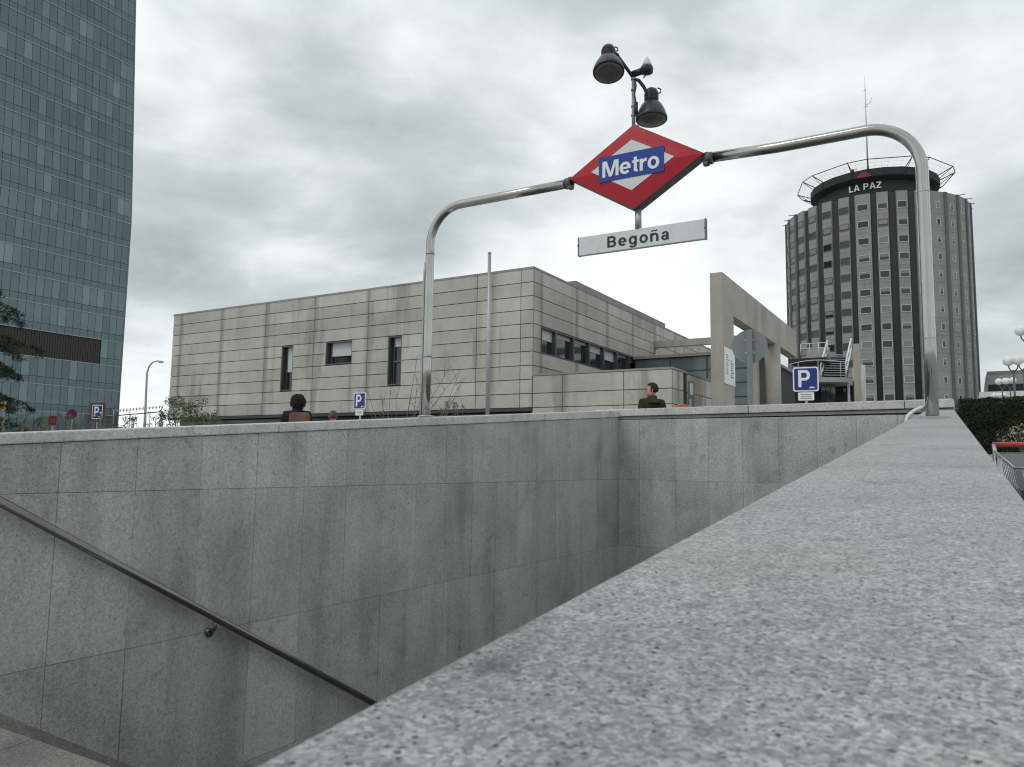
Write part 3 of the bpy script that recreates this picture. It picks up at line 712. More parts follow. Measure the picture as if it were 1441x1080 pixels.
for pa, pb in (((1155,513),(1164,480)), ((1190,511),(1197.5,477))):
    A, B_ = at(*pa, 48.7), at(*pb, 51.2); b = MB(); lo = V((0,0,-.62))
    b.tube([A, B_], .055, 8); b.tube([A+lo, B_+lo], .05, 8)
    for q in (0,.33,.66,1): p = A.lerp(B_, q); b.tube([p, p+V((0,0,-.95))], .03, 6)
    b.build('handrail', 'white_metal', es)

# ------------------------------------------------------------------ hospital tower
HC = V((-15.01, 170.45, 0)); HR = 17.0
tw = -V((HC.x, HC.y, 0)).normalized(); rw = V((-tw.y, tw.x, 0))
if rw.x < 0: rw = -rw
def hp(phi, r, z=0): return V((HC.x, HC.y, z)) + (tw*math.cos(phi) + rw*math.sin(phi))*r
def hbox(b, phi, r0, r1, hw, z0, z1):
    d = tw*math.cos(phi) + rw*math.sin(phi); t = V((0,0,1)).cross(d)
    c = HC + d*(r0+r1)/2 + V((0,0,(z0+z1)/2))
    return b.obox(c, d*(r1-r0)/2, t*hw, V((0,0,(z1-z0)/2)))
ht = thing('hospital_tower', 'round grey hospital tower with dark vertical stripes and a dark lettered drum on top', 'building', HC + V((0,0,1.3)))
ZT = 51.0
b = MB(); b.lathe([(HR-.36,1.2),(HR-.36,ZT-.1)], HC, n=96); b.build('tower_core', 'hosp_dark', ht)
b = MB(); b.lathe([(10.6,ZT-.1),(10.6,56.0)], HC, n=64); drum = b.build('drum', 'hosp_drum', ht)
b = MB(); b.lathe([(10.7,55.4),(11.9,55.9),(12.1,56.05),(12.1,57.5),(11.5,57.6)], HC, n=24, smooth=False); b.build('drum_rim', 'hosp_drum', ht)
NCOL = 32; dph = 2*PI/NCOL; ph0 = -.111
wide = {0, 4, 8, 15, 19, 23, 26}
cols = []
for k in range(NCOL):
    ph = ph0 + k*dph; ph = (ph+PI) % (2*PI) - PI
    hw = 1.32 if abs(ph-ph0) < .05 else (1.5 if ph > .58 or ph < -1.02 else .96)
    b = MB()
    zz = [1.2, 13.0] + [14.47+3.233*i for i in range(11)] + [ZT]
    for a, c in zip(zz, zz[1:]): hbox(b, ph, HR-.6, HR, hw, a+.03, c)
    b.build('facade_pier', 'hosp_grey', ht)
    if ph > .58 or ph < -1.02: b = MB(); hbox(b, ph+dph/2, HR-.2, HR+.30, .33, 1.2, ZT); b.build('facade_fin', 'hosp_fin', ht)
    cols.append((abs(ph), ph, hw))
def win_mesh(kind, hw):
    """one window in local x/z, facing -y: frame, pane, blind"""
    b = MB(); w, h, f = hw, .66, .10
    white = kind.startswith('white')
    b.mi = 0 if white else 1
    for (x0, x1, z0, z1) in ((-w,-w+f,-h,h),(w-f,w,-h,h),(-w+f,w-f,-h,-h+f),(-w+f,w-f,h-f,h)): b.box(x0,x1,-.09,.02,z0,z1)
    b.mi = 2; bl = {'white':0,'dark':0,'whiteblind':1,'whitehalf':.5,'creamblind':.75,'greyblind':.9,'darkhalf':.55,'whitelow':.28}[kind]
    zs = h-f-(2*h-2*f)*bl
    if bl < 1: b.box(-w+f,w-f,-.03,.01,-h+f,zs)
    b.mi = {'whiteblind':4,'whitehalf':4,'creamblind':3,'greyblind':4}.get(kind, 4)
    if bl > 0: b.box(-w+f,w-f,-.05,.01,zs,h-f)
    return b
WM = ['white_frame', 'alu', 'pane', 'cream_blind', 'grey_blind']
protos = {}
kinds_l = ['dark']*7 + ['greyblind']*4 + ['darkhalf']*3 + ['creamblind']; kinds_c = ['white']*7 + ['whitehalf']*3 + ['whiteblind']*3 + ['whitelow']*2 + ['creamblind']
rest = MB(); n_part = 0
cols.sort()
for i_c, (aph, ph, hw) in enumerate(cols):
    if aph > 1.75: continue
    for fl in range(12):
        z = 48.42 - 3.233*fl
        if z < 11: continue
        kd = random.choice(kinds_l if ph < -.30 else kinds_c)
        w = min(hw-.10, .98)
        slit = ph > .55
        if slit: w = .42; kd = random.choice(['white','whiteblind','whitehalf'])
        d = tw*math.cos(ph) + rw*math.sin(ph)
        ang = math.atan2(d.x, -d.y)
        if n_part < 99:
            key = (kd, round(w, 2))
            if key not in protos:
                o = win_mesh(kd, w).build('window', WM, ht, local=True); protos[key] = o
            else:
                o = protos[key].copy(); COL.objects.link(o); o.parent = ht
            o.location = hp(ph, HR+.012, z) - ht.location; o.rotation_euler = (0,0,ang); n_part += 1
        else:
            m2 = win_mesh(kd, w); mx = Matrix.Translation(hp(ph, HR+.012, z)) @ Matrix.Rotation(ang, 4, 'Z')
            m2.bm.transform(mx); me = bpy.data.meshes.new('tmp'); m2.bm.to_mesh(me); m2.bm.free(); rest.bm.from_mesh(me); bpy.data.meshes.remove(me)
o = rest.build('window', WM, ht); o['kind'] = 'stuff'
# safety net ring
verts = []
for c0 in range(8):
    for q in (-7, 7): verts.append(math.radians(-55 + 45*c0 + q))
b = MB(); nv = len(verts)
for lev, rr in ((0, .085),):
    pts = [hp(a, 14.75, 58.45) for a in verts]; b.tube(pts+[pts[0]], .085, 6)
for a in verts: b.tube([hp(a, 12.0, 57.3), hp(a, 14.75, 58.45)], .09, 6); b.tube([hp(a, 10.8, 55.5), hp(a, 14.75, 58.45)], .06, 5)
b.build('net_ring', 'dark_metal', ht)
b = MB()
for i in range(nv):
    a, c = verts[i], verts[(i+1)%nv]
    if c < a: c += 2*PI
    n = 3 if c-a < .4 else 6
    A0, A1, B0, B1 = hp(a,12.0,57.35), hp(c,12.0,57.35), hp(a,14.75,58.45), hp(c,14.75,58.45)
    for j in range(1, n): b.tube([A0.lerp(A1, j/n), B0.lerp(B1, j/n)], .016, 4)
    for q in (.33,.66): b.tube([A0.lerp(B0, q), A1.lerp(B1, q)], .018, 4)
b.build('net_mesh', 'white_metal', ht)
b = text_mb('LA PAZ', 5.75, 1.25, .15, .10)
for v in b.bm.verts:
    ph = -.134 + v.co.x/10.7; q = hp(ph, 10.75 - v.co.y); v.co = (q.x, q.y, 54.5 + v.co.z)
b.build('lettering', 'letter_white', drum)
b = MB(); 
for i in range(7): hbox(b, -.12 + (i-3)*.028, 12.1, 12.35, .18, 55.9, 56.1+.85*math.cos((i-3)*.42))
b.build('red_emblem', 'red_emblem', ht)
b = MB(); b.tube([(-15.02,161.5,57),(-14.95,160.6,68),(-14.9,160.2,75.5)], [.17,.11,.05], 6)
b.tube([(-14.95,160.6,71.3),(-14.1,160.6,71.6),(-13.8,160.6,72.6)], .05, 5); b.tube([(-15.4,160.6,71),(-14.5,160.6,71)], .05, 5)
b.tube([(-15.2,160.3,74.2),(-14.7,160.3,74.2)], .06, 5); b.tube([(-14.9,160.2,75.5),(-14.9,160.2,77)], .03, 5)
b.build('roof_mast', 'galv', ht)
b = MB(); b.lathe([(.3,57.6),(.3,58.3)], (-17.6,159.6,0), n=8); b.tube([(-17.6,159.6,58.0),(-16.8,159.4,58.2)], .06, 5); b.build('roof_camera', 'dark_metal', ht)
for k in range(NCOL):
    ph = (ph0 + k*dph + PI) % (2*PI) - PI
    if 1.0 < abs(ph) < 2.2:
        MB().tube([hp(ph, HR-1, ZT), hp(ph, HR-.1, ZT+.45), hp(ph, HR+.75, ZT+.35)], .10, 5).build('davit_arm', 'galv', ht)

# ------------------------------------------------------------------ glass tower
gt2 = thing('glass_tower', 'tall teal glass office tower with pale floor ledges, cut by the left frame edge', 'building', (-130, 60, 1.3))
TX, TY0, TY1 = -119.0, 33.0, 75.5
def lean(z): return 0 if z < 40 else -.075*(z-40)
def tx(z): return TX + lean(z)
FZ = [1.3, 6.9] + [6.9+4*k for k in range(1, 21)]
top = FZ[-1]
b = MB()
for a, c in zip(FZ, FZ[1:]):
    b.hexa([(TX-30,TY0,a),(tx(a)-.25,TY0,a),(tx(a)-.25,TY1-.1,a),(TX-30,TY1-.1,a),(TX-30,TY0,c),(tx(c)-.25,TY0,c),(tx(c)-.25,TY1-.1,c),(TX-30,TY1-.1,c)])
b.build('tower_core', 'dark_teal', gt2)
NM = 36; mw = (TY1-TY0)/NM
for i, (a, c) in enumerate(zip(FZ, FZ[1:])):
    b = MB(); h = c-a; sp = a + h*.28
    for k in range(NM):
        y0_, y1_ = TY0+k*mw+.026, TY0+(k+1)*mw-.026
        if i == 3 and k < 33: continue
        for q0, q1, mi in ((a+.05, sp-.03, 1), (sp+.03, c-.05, 0)):
            b.mi = mi; j = random.uniform(-.006,.006); j2 = random.uniform(-.006,.006)
            b.hexa([(tx(q0)-.05,y0_,q0),(tx(q0)+j,y0_,q0),(tx(q0)+j2,y1_,q0),(tx(q0)-.05,y1_,q0),
                    (tx(q1)-.05,y0_,q1),(tx(q1)+j,y0_,q1),(tx(q1)+j2,y1_,q1),(tx(q1)-.05,y1_,q1)])
    b.build('glass_band', ['tower_glass', 'tower_spandrel'], gt2)
    MB().box(tx(c)-.1, tx(c)+.10, TY0, TY1, c-.055, c+.055).build('floor_ledge', 'tower_ledge', gt2)
b = MB()
for k in range(33*3): b.box(TX-.3+random.uniform(0,.06), TX-.1, TY0+k*mw/3, TY0+(k+.85)*mw/3, FZ[3]+.1, FZ[4]-.1)
b.build('louvre_band', 'louvre', gt2)
b = MB()
for a, c in zip(FZ, FZ[1:]):
    b.hexa([(tx(a)-.5,TY1,a),(tx(a)+.02,TY1,a),(tx(a)+.02,TY1+.25,a),(tx(a)-.5,TY1+.25,a),(tx(c)-.5,TY1,c),(tx(c)+.02,TY1,c),(tx(c)+.02,TY1+.25,c),(tx(c)-.5,TY1+.25,c)])
b.build('corner_trim', 'tower_spandrel', gt2)

# ------------------------------------------------------------------ right background buildings
p = at(1387, 523, 150)
fb = thing('grey_office_block', 'distant grey office block with a dark roof band behind the globe lamps', 'building', (10, 180, 1.3))
MB().box(p.x, p.x+60, p.y, p.y+30, 1.2, p.z-.8).build('block_walls', 'grey_render', fb)
MB().box(p.x+.2, p.x+60, p.y+.3, p.y+30, p.z-.8, p.z).build('roof_band', 'hosp_grey', fb)
MB().box(p.x+.3, p.x+60, p.y-.03, p.y, p.z-5.0, p.z-2.6).build('window_band', 'dark', fb)
p2 = at(1378, 552, 120)
lb = thing('white_low_building', 'long low white building behind the hedge', 'building', (10, 140, 1.3))
MB().box(p2.x, p2.x+60, p2.y, p2.y+12, 1.2, p2.z).build('walls', 'white_render', lb)
MB().box(p2.x+8.5, p2.x+60, p2.y-.03, p2.y, p2.z-.4, p2.z+1.4).build('fascia', 'grey_blind', lb)

# ------------------------------------------------------------------ globe lamps
def globe_lamp(label):
    t = thing('globe_lamp', label, 'street lamp', (0,0,0), 0, 'globe street lamps beyond the hedge')
    MB().tube([(0,0,0),(0,0,2.6)], [.05,.04], 8).build('post', 'alu', t, local=True)
    for sx in (-1, 1):
        MB().tube([(0,0,2.45),(sx*.16,0,2.66),(sx*.19,0,2.80)], .026, 6).build('arm', 'alu', t, local=True)
        MB().ball((sx*.19,0,2.98), .205, 20, 12).build('globe', 'globe', t, local=True)
    return t
first = None
for (gx, gy, d, lab) in ((1425.5,508,32,'near twin globe street lamp left of its neighbour at the frame edge'),
                         (1440,506.5,33,'near twin globe street lamp cut by the right frame edge'),
                         (1410,537,48,'twin globe street lamp in the middle distance, first of two'),
                         (1421,536,50,'twin globe street lamp in the middle distance, second of two'),
                         (1402,556.5,72,'farthest twin globe street lamp just above the hedge, left one'),
                         (1410,556,74,'farthest twin globe street lamp just above the hedge, right one'),
                         (1443,465,31,'tallest twin globe street lamp, only one globe in the picture')):
    c = at(gx, gy, d); loc = (c.x, c.y, c.z-2.98)
    if first is None: first = globe_lamp(lab); first.location = loc; first.rotation_euler = (0,0,-.53)
    else: dup(first, loc, -.53, lab)

# ------------------------------------------------------------------ people
def skin_mesh(name, joints, bones, radii, mname, parent, sub=2, post=None):
    me = bpy.data.meshes.new(name); me.from_pydata([V(j) for j in joints], bones, [])
    o = bpy.data.objects.new(name, me); COL.objects.link(o)
    md = o.modifiers.new('skin', 'SKIN'); md.use_smooth_shade = True
    for v, rr in zip(me.skin_vertices[0].data, radii):
        v.radius = rr if isinstance(rr, tuple) else (rr, rr); v.use_root = False
    me.skin_vertices[0].data[0].use_root = True
    s = o.modifiers.new('sub', 'SUBSURF'); s.levels = sub; s.render_levels = sub
    dg = bpy.context.evaluated_depsgraph_get(); m2 = bpy.data.meshes.new_from_object(o.evaluated_get(dg))
    o.modifiers.clear(); o.data = m2; m2.materials.clear(); m2.materials.append(M[mname]); m2.name = name
    for pl in m2.polygons: pl.use_smooth = True
    if post:
        for v in m2.vertices: v.co = post(v.co)
    if parent is not None: o.parent = parent
    return o
def person(name_label, loc, rotz, H, hair, jacket, trousers, hair_len=0, head_turn=0, arm_up=False, extra=None, hair_w=1., hair_rough=.05):
    """standing figure facing -y locally"""
    t = thing('person', name_label, 'person', loc, rotz)
    s = H/1.75
    def S(p): return V(p)*s
    J_ = [(0,0,.95),(0,.005,1.12),(0,.01,1.32),(0,.01,1.45),(0,-.005,1.53),(0,-.012,1.60),(0,-.008,1.68),      # 0 pelvis 1 waist 2 chest 3 neckbase 4 neck/jaw 5 head 6 crown
          (.09,0,.90),(.105,-.01,.50),(.11,.02,.09),(.115,-.10,.035),                                            # 7-10 leg
          (-.09,0,.90),(-.105,-.02,.50),(-.11,.03,.09),(-.115,-.09,.035),                                        # 11-14
          (.185,.01,1.40),(.235,.03,1.14),(.225,-.05,.90),                                                       # 15-17 arm
          (-.185,.01,1.40),(-.235,.03,1.14),(-.225,-.05,.90)]
    if arm_up: J_[19] = (-.25,-.08,1.17); J_[20] = (-.13,-.17,1.42)
    Bn = [(0,1),(1,2),(2,3),(3,4),(4,5),(5,6),(0,7),(7,8),(8,9),(9,10),(0,11),(11,12),(12,13),(13,14),(2,15),(15,16),(16,17),(2,18),(18,19),(19,20)]
    R_ = [(.14,.10),(.12,.085),(.13,.088),(.052,.052),(.058,.062),(.078,.092),(.06,.072),.085,.058,.04,.035,.085,.058,.04,.035,.048,.042,.032,.048,.042,.032]
    # hands: palm, four fingers and a thumb on each wrist
    for w, sx in ((17, 1), (20, -1)):
        wx, wy, wz = J_[w]; up = -1 if wz < 1.2 else 1
        k0 = len(J_); J_.append((wx, wy-.012, wz+up*.06)); R_.append((.026,.014)); Bn.append((w, k0))
        for q, ln in enumerate((.07,.078,.074,.058)):
            a = len(J_); J_.append((wx+.003*sx, wy-.03+.018*q, wz+up*.10)); R_.append(.0095)
            J_.append((wx-.012*sx, wy-.034+.018*q, wz+up*(.10+ln))); R_.append(.008); Bn += [(k0,a),(a,a+1)]
        a = len(J_); J_.append((wx-.012*sx, wy-.045, wz+up*.055)); R_.append(.0105); J_.append((wx-.022*sx, wy-.052, wz+up*.095)); R_.append(.009); Bn += [(k0,a),(a,a+1)]
    ct, sn = math.cos(head_turn), math.sin(head_turn)
    def face(co):
        z = co.z/s
        if z > 1.50:
            x, y = co.x/s, co.y/s
            if y < -.05:
                n = math.exp(-((x/.013)**2) - ((z-1.595)/.022)**2)*.026 + math.exp(-((x/.04)**2)-((z-1.553)/.022)**2)*.026
                e = sum(math.exp(-(((x-sx*.031)/.015)**2)-((z-1.618)/.012)**2) for sx in (-1,1))*.008
                y += e - n
            y0 = y+.01; w = min(1, (z-1.50)/.04)
            x2, y2 = x*ct - y0*sn, x*sn + y0*ct
            return V(((x+(x2-x)*w)*s, (y+(y2-.01-y)*w)*s, co.z))
        return co
    skin_mesh('body', [S(p) for p in J_], Bn, [tuple(q*s for q in r_) if isinstance(r_, tuple) else r_*s for r_ in R_], 'skin', t, 2, face)
    def hrot(p):
        x, y, z = p; y += .01; return V(((x*ct-y*sn)*s, (x*sn+y*ct-.01)*s, z*s))
    # hair cap
    b = MB(); nseg, mseg = 44, 26
    cz = 1.632
    rings = []
    for i in range(mseg+1):
        th = PI*i/mseg*.97
        row = []
        for k in range(nseg):
            ph = 2*PI*k/nseg; dx, dy, dz = math.sin(th)*math.cos(ph), math.sin(th)*math.sin(ph), math.cos(th)
            n_ = 1 + hair_rough*mnoise.noise(V((dx*3+H, dy*3, dz*3))) + hair_rough*1.3*mnoise.noise(V((dx*9, dy*9+H, dz*9)))
            x, y, z = dx*.090*n_, dy*.107*n_+.004, dz*.112*n_
            front = max(0, -dy)
            if front > .2 and z < .06: y = max(y, -.02); x *= .9
            if z < -.045 and hair_len == 0: z = -.045+(z+.045)*.35; x *= .9; y *= .85
            if hair_len > 0 and z < 0: z = z*(1+hair_len); x *= 1+.12*hair_len; y *= 1+.05*hair_len
            row.append(b.bm.verts.new(hrot((x*hair_w, y*(1+(hair_w-1)*.6), cz+z))))
        rings.append(row)
    for q, w in zip(rings, rings[1:]):
        for k in range(nseg):
            f = b.bm.faces.new((q[k], q[(k+1)%nseg], w[(k+1)%nseg], w[k])); f.smooth = True
    b.build('hair', hair, t, local=True)
    b = MB()
    for sx in (-1, 1):
        b.ball(hrot((sx*.031,-.088,1.618)), .010*s, 10, 6)
    b.build('eye', 'letter_black', t, local=True)
    b = MB()
    for sx in (-1, 1): b.ball(hrot((sx*.082,.01,1.605)), .026*s, 10, 8, (.4,.7,1.15))
    b.build('ear', 'skin', t, local=True)
    # clothes
    idx = [0,1,2,3,15,16,17,18,19,20]; mp = {j: i for i, j in enumerate(idx)}
    jb = [(mp[a], mp[c]) for a, c in Bn if a in mp and c in mp]
    jr = [(.175,.135),(.165,.125),(.185,.135),(.084,.084),.082,.062,.048,.082,.062,.048]
    jj = [V(J_[i])*s for i in idx]; jj[0].z -= .06*s; jj[3].z += .045*s
    for w in (6, 9): jj[w] = jj[w-1].lerp(jj[w], .88)
    skin_mesh('jacket', jj, jb, [tuple(q*s for q in r_) if isinstance(r_, tuple) else r_*s for r_ in jr], jacket, t)
    MB().lathe([(.15*s,1.385*s),(.115*s,1.425*s),(.085*s,1.475*s),(.076*s,1.52*s),(.066*s,1.52*s),(.066*s,1.45*s)], (0,.012*s,0), (0,0,1), 24).build('collar', jacket, t, local=True)
    idx = [0,7,8,9,11,12,13]; mp = {j: i for i, j in enumerate(idx)}
    jb = [(mp[a], mp[c]) for a, c in Bn if a in mp and c in mp]
    skin_mesh('trousers', [V(J_[i])*s for i in idx], jb, [(.165*s,.13*s)]+[q*s for q in (.10,.075,.062,.10,.075,.062)], trousers, t)
    b = MB()
    for k in (10, 14):
        x, y, z = J_[k]; b.ball(S((x, y+.03, .04)), .1*s, 14, 8, (.5,1.35,.42))
    b.build('shoe', 'letter_black', t, local=True)
    if extra: extra(t, s, S)
    return t
# woman seen from behind
wp = at(419.5, 554.5, 11.3); gz = ground_z(wp.y)
def bagw(t, s, S):
    b = MB(); b.obox(S((-.08,.15,1.21)), S((.165,0,0)), S((0,.07,0)), S((0,0,.225))); b.build('backpack', 'tan', t, local=True, bevel=.045)
    b = MB(); b.tube([S((-.13,.12,.95)), S((-.175,.14,1.15)), S((-.15,.10,1.38)), S((-.10,.0,1.47)), S((-.10,-.10,1.38))], .020*s, 8); b.build('bag_strap', 'cream_cloth', t, local=True)
person('woman with dark bushy hair seen from behind, tan bag on her navy back', (wp.x, wp.y, gz), .53+PI, (wp.z-gz)*1.0, 'hair_dark', 'navy', 'trousers', hair_len=.45, head_turn=.3, extra=bagw, hair_w=1.3, hair_rough=.13)
# low head behind the coping
lp = at(469, 577.5, 12); gz = ground_z(lp.y)
person('short person of whom only a round taupe head shows above the coping', (lp.x, lp.y, gz), .53+PI+.4, lp.z-gz, 'taupe', 'olive', 'trousers')
# man in profile, scarf
mp_ = at(917, 538, 11.9); gz = ground_z(mp_.y)
person('dark haired man in olive jacket looking left, seen in profile above the end wall', (mp_.x, mp_.y, gz), .53+PI+.35, mp_.z-gz, 'hair_grey', 'olive', 'trousers', head_turn=1.0)

# ------------------------------------------------------------------ signs
def parking_sign(label, c, gz, w, h, rotz, plate=True, group='blue parking signs'):
    t = thing('parking_sign', label, 'sign', (c.x, c.y, gz), rotz, group)
    z = c.z-gz
    def rr(b, w, h, y0, y1, r=.05, z=0):
        pts = []
        for cx, cz, a in ((w/2-r,h/2-r,0),(-w/2+r,h/2-r,90),(-w/2+r,-h/2+r,180),(w/2-r,-h/2+r,270)):
            for i in range(5): th = math.radians(a+22.5*i); pts.append((cx+r*math.cos(th), z+cz+r*math.sin(th)))
        return b.prism(pts[::-1], y0, y1)
    MB().tube([(0,.04,0),(0,.04,z+h*.45)], .03, 10).build('post', 'galv', t, local=True)
    rr(MB(), w, h, -.012, .008, .05, z).build('border', 'letter_white', t, local=True)
    pnl = rr(MB(), w*.89, h*.89, -.016, -.0125, .035, z).build('blue_panel', 'deep_blue', t, local=True)
    shift(text_mb('P', w*.46, h*.70, .003), (-w*.06,-.018,z+.015)).build('lettering', 'letter_white', pnl, local=True)
    b = MB(); b.box(w*.12, w*.36, -.019, -.0165, z-h*.375, z-h*.345); b.box(w*.17, w*.30, -.019, -.0165, z-h*.34, z-h*.31); b.build('small_mark', 'letter_white', pnl, local=True)
    if plate:
        lp_ = rr(MB(), w*.62, h*.33, -.012, .008, .02, z-h*.70).build('text_plate', 'letter_white', t, local=True)
        b = MB()
        for k, q in enumerate((.22,.20,.22)): b.box(-w*q, w*q, -.0145, -.0125, z-h*(.62+.08*k)-.008, z-h*(.62+.08*k)+.008)
        b.build('plate_print', 'sign_back', lp_, local=True)
    return t
c = at(1133.8, 534, 17); parking_sign('blue parking sign with white plate below, in front of the entrance pavilion', c, ground_z(c.y), .53, .54, .12)
c = at(506.3, 564.5, 24); parking_sign('smaller blue parking sign turned aside before the beige wall', c, ground_z(c.y), .48, .52, .0)
c = at(137, 580, 38)
t = parking_sign('blue parking board in a brown frame by the glass tower', c, ground_z(c.y), .50, .70, .55, False)
z = c.z-ground_z(c.y)
b = MB(); b.box(-.37,.37,.012,.05,z-.50,z+.46); b.build('brown_board', 'brown_frame', t, local=True)
b = MB(); b.box(.14,.21,-.019,-.0165,z-.07,z+.0); b.box(.115,.138,-.019,-.0165,z-.07,z-.03); b.build('car_symbol', 'letter_white', t, local=True)
b = MB(); b.ball((.20,-.03,z-.42), .05, 12, 8); b.build('yellow_mark', 'amber', t, local=True)
# round sign seen from the back
c = at(1055, 488, 15); gz = ground_z(c.y)
t = thing('round_traffic_sign', 'round traffic sign seen from its plain grey back', 'sign', (c.x, c.y, gz), .15)
z = c.z-gz; rd = 24*15/F_PX
b = MB(); b.lathe([(rd,0),(rd,.012),(rd-.012,.018)], (0,.0,z), (0,1,0), 48); b.build('disc', 'sign_back', t, local=True)
MB().box(-.055,.055,-.075,-.02,0,z+rd*.97).build('post', 'sign_back', t, local=True)
b = MB(); b.box(-.09,.09,-.018,-.001,z+.1,z+.15); b.box(-.09,.09,-.018,-.001,z-.15,z-.1); b.build('bracket', 'galv', t, local=True)
# no-parking sign far left
c = at(101.5, 583, 34); gz = ground_z(c.y)
t = thing('no_parking_sign', 'small round blue and red no-parking sign before the glass tower', 'sign', (c.x, c.y, gz), .55); z = c.z-gz
MB().lathe([(.22,-.012),(.22,.0)], (0,0,z), (0,1,0), 32).build('red_rim', 'red', t, local=True)
MB().lathe([(.165,-.016),(.165,-.0125)], (0,0,z), (0,1,0), 32).build('blue_disc', 'deep_blue', t, local=True)
b = MB(); b.obox((0,-.02,z), (.115,0,-.115), (0,.002,0), (.017,0,.017)); b.build('red_bar', 'red', t, local=True)
MB().tube([(0,.03,0),(0,.03,z+.2)], .03, 8).build('post', 'galv', t, local=True)
c = at(74, 592, 34); gz = ground_z(c.y)
t = thing('red_notice', 'small faded red board among the plants by the glass tower', 'sign', (c.x, c.y, gz), .6); z = c.z-gz
MB().box(-.17,.17,-.01,.02,z-.2,z+.2).build('board', 'red_emblem', t, local=True); MB().box(-.11,.11,-.014,-.011,z-.12,z+.1).build('red_panel', 'faded_red', t, local=True)
MB().tube([(0,.04,0),(0,.04,z)], .03, 8).build('post', 'galv', t, local=True)
c = at(2, 572, 30); gz = ground_z(c.y)
t = thing('amber_barrier', 'amber striped road barrier beside the dark cedar', 'barrier', (c.x, c.y, gz), .6); z = c.z-gz
for k, dz in enumerate((.13, -.10)): MB().box(-.4,.17,-.02,.02,z+dz-.045,z+dz+.045).build('amber_bar', 'amber', t, local=True)
for sx in (-.35, .1): MB().box(sx-.025, sx+.025,.021,.06,0,z+.2).build('leg', 'galv', t, local=True)
# orange barrier top behind the end wall
c = at(960, 571.5, 11.6); gz = ground_z(c.y)
t = thing('orange_barrier', 'orange plastic barrier whose top edge shows above the end wall coping', 'barrier', (c.x, c.y, gz), -.1); z = c.z-gz
b = MB(); b.box(-.13,.13,-.03,.03,.45,z); b.box(-.08,.06,-.025,.025,z+.001,z+.022); b.build('panel', 'orange', t, local=True, bevel=.008)
for sx in (-.1, .1): MB().box(sx-.03,sx+.03,-.15,.15,0,.45).build('foot', 'orange', t, local=True)

# flag pole, street lamp, wire fence
c0, c1 = V((-14.2,22.4,ground_z(22.4))), V((-14.16,22.28,7.30))
t = thing('flagpole', 'bare grey metal flagpole rising in front of the beige building', 'pole', c0)
MB().tube([c0, c1], [.075,.06], 12).build('shaft', 'galv', t); MB().lathe([(.065,0),(.065,.03),(.02,.06)], c1).build('cap', 'galv', t)
MB().lathe([(.16,0),(.16,.02),(.08,.04)], c0).build('base_plate', 'galv', t)
d = 75; g0 = at(203, 590, d); gz = ground_z(g0.y)
t = thing('street_lamp', 'tall curved grey street lamp between the glass tower and beige building', 'street lamp', (g0.x, g0.y, gz))
pts = [V((g0.x,g0.y,gz)), at(204,590,d), at(206,545,d), at(207,525,d), at(210,515.5,d), at(215,510,d), at(220.5,508.3,d), at(226,508.8,d)]
pts[0] = V((pts[1].x, pts[1].y, gz))
MB().tube(pts, [.14,.12,.10,.09,.08,.075,.07,.07], 10).build('curved_pole', 'galv', t)
b = MB(); b.ball(at(226.5,509.6,d), .32, 14, 8, (1.0,.8,.32)); b.build('lamp_head', 'galv', t)
d = 46
t = thing('wire_fence', 'thin wire fence with barbed top beside the street lamp', 'fence', at(200, 600, d))
b = MB()
A, B_ = at(160,585.5,d), at(229,579.5,d)
b.tube([A, B_], .03, 6); b.build('top_rail', 'dark_metal', t)
b = MB(); A2, B2 = at(160,578.5,d), at(229,572.5,d); b.tube([A2, B2], .012, 5)
for k in range(16):
    p = A2.lerp(B2, k/15); q = .07
    b.tube([p+V((-q,0,-q)), p+V((q,0,q))], .012, 4); b.tube([p+V((-q,0,q)), p+V((q,0,-q))], .012, 4); b.tube([p+V((0,0,q)), p+V((0,0,-q*1.5))], .015, 4)
b.build('barbed_wire', 'galv', t)
b = MB()
for q in (0, .33, .66, .98):
    p = A.lerp(B_, q); p2_ = A2.lerp(B2, q); b.tube([V((p.x,p.y,ground_z(p.y))), p, p2_], .025, 6)
b.build('fence_post', 'galv', t)

# ------------------------------------------------------------------ plants
def clump(b, c, r, n, size, sc=(1,1,1), jitter=.3):
    c = V(c)
    for _ in range(n):
        d = V((random.gauss(0,1), random.gauss(0,1), random.gauss(0,1))).normalized()*r*(random.random()**.45)
        b.leaf(c + V((d.x*sc[0], d.y*sc[1], d.z*sc[2])), size*random.uniform(.6,1.35))
# clipped hedge on the right
hd = thing('clipped_hedge', 'dark green clipped hedge right of the granite parapet', 'hedge', (1.5, 20.6, .4))
hx0 = at(1354, 600, 17.5).x
b = MB(); HWD = 3.2
def hedge_top(x, y): return 1.20 + .06*mnoise.noise(V((x*1.3, y*1.3, 3))) + .05*mnoise.noise(V((x*4, y*4, 3)))
for _ in range(24000):
    f = random.random(); x = hx0 + HWD*random.random(); y = 20.0 + 1.2*random.random(); q = random.random()
    if f < .62: y = 20.0 + random.gauss(0,.035) + .09*mnoise.noise(V((x*2.3,0,q*3))) + (.10 if q > .93 else 0)
    elif f < .84: q = 1 - abs(random.gauss(0,.03))
    else: x = hx0 + random.gauss(0,.04) + .07*mnoise.noise(V((y*2,2,q*3)))
    b.leaf((x, y, ground_z(y) + .02 + hedge_top(x, y)*q), random.uniform(.022,.045))
b.build('foliage', 'hedge_leaf', hd, recalc=False)
for k in range(6):
    x = hx0+.25+k*.5; z = ground_z(20.6); MB().tube([(x,20.6,z),(x+.05,20.6,z+.6),(x-.03,20.65,z+1.0)], [.03,.02,.01], 6).build('stem', 'bark', hd)
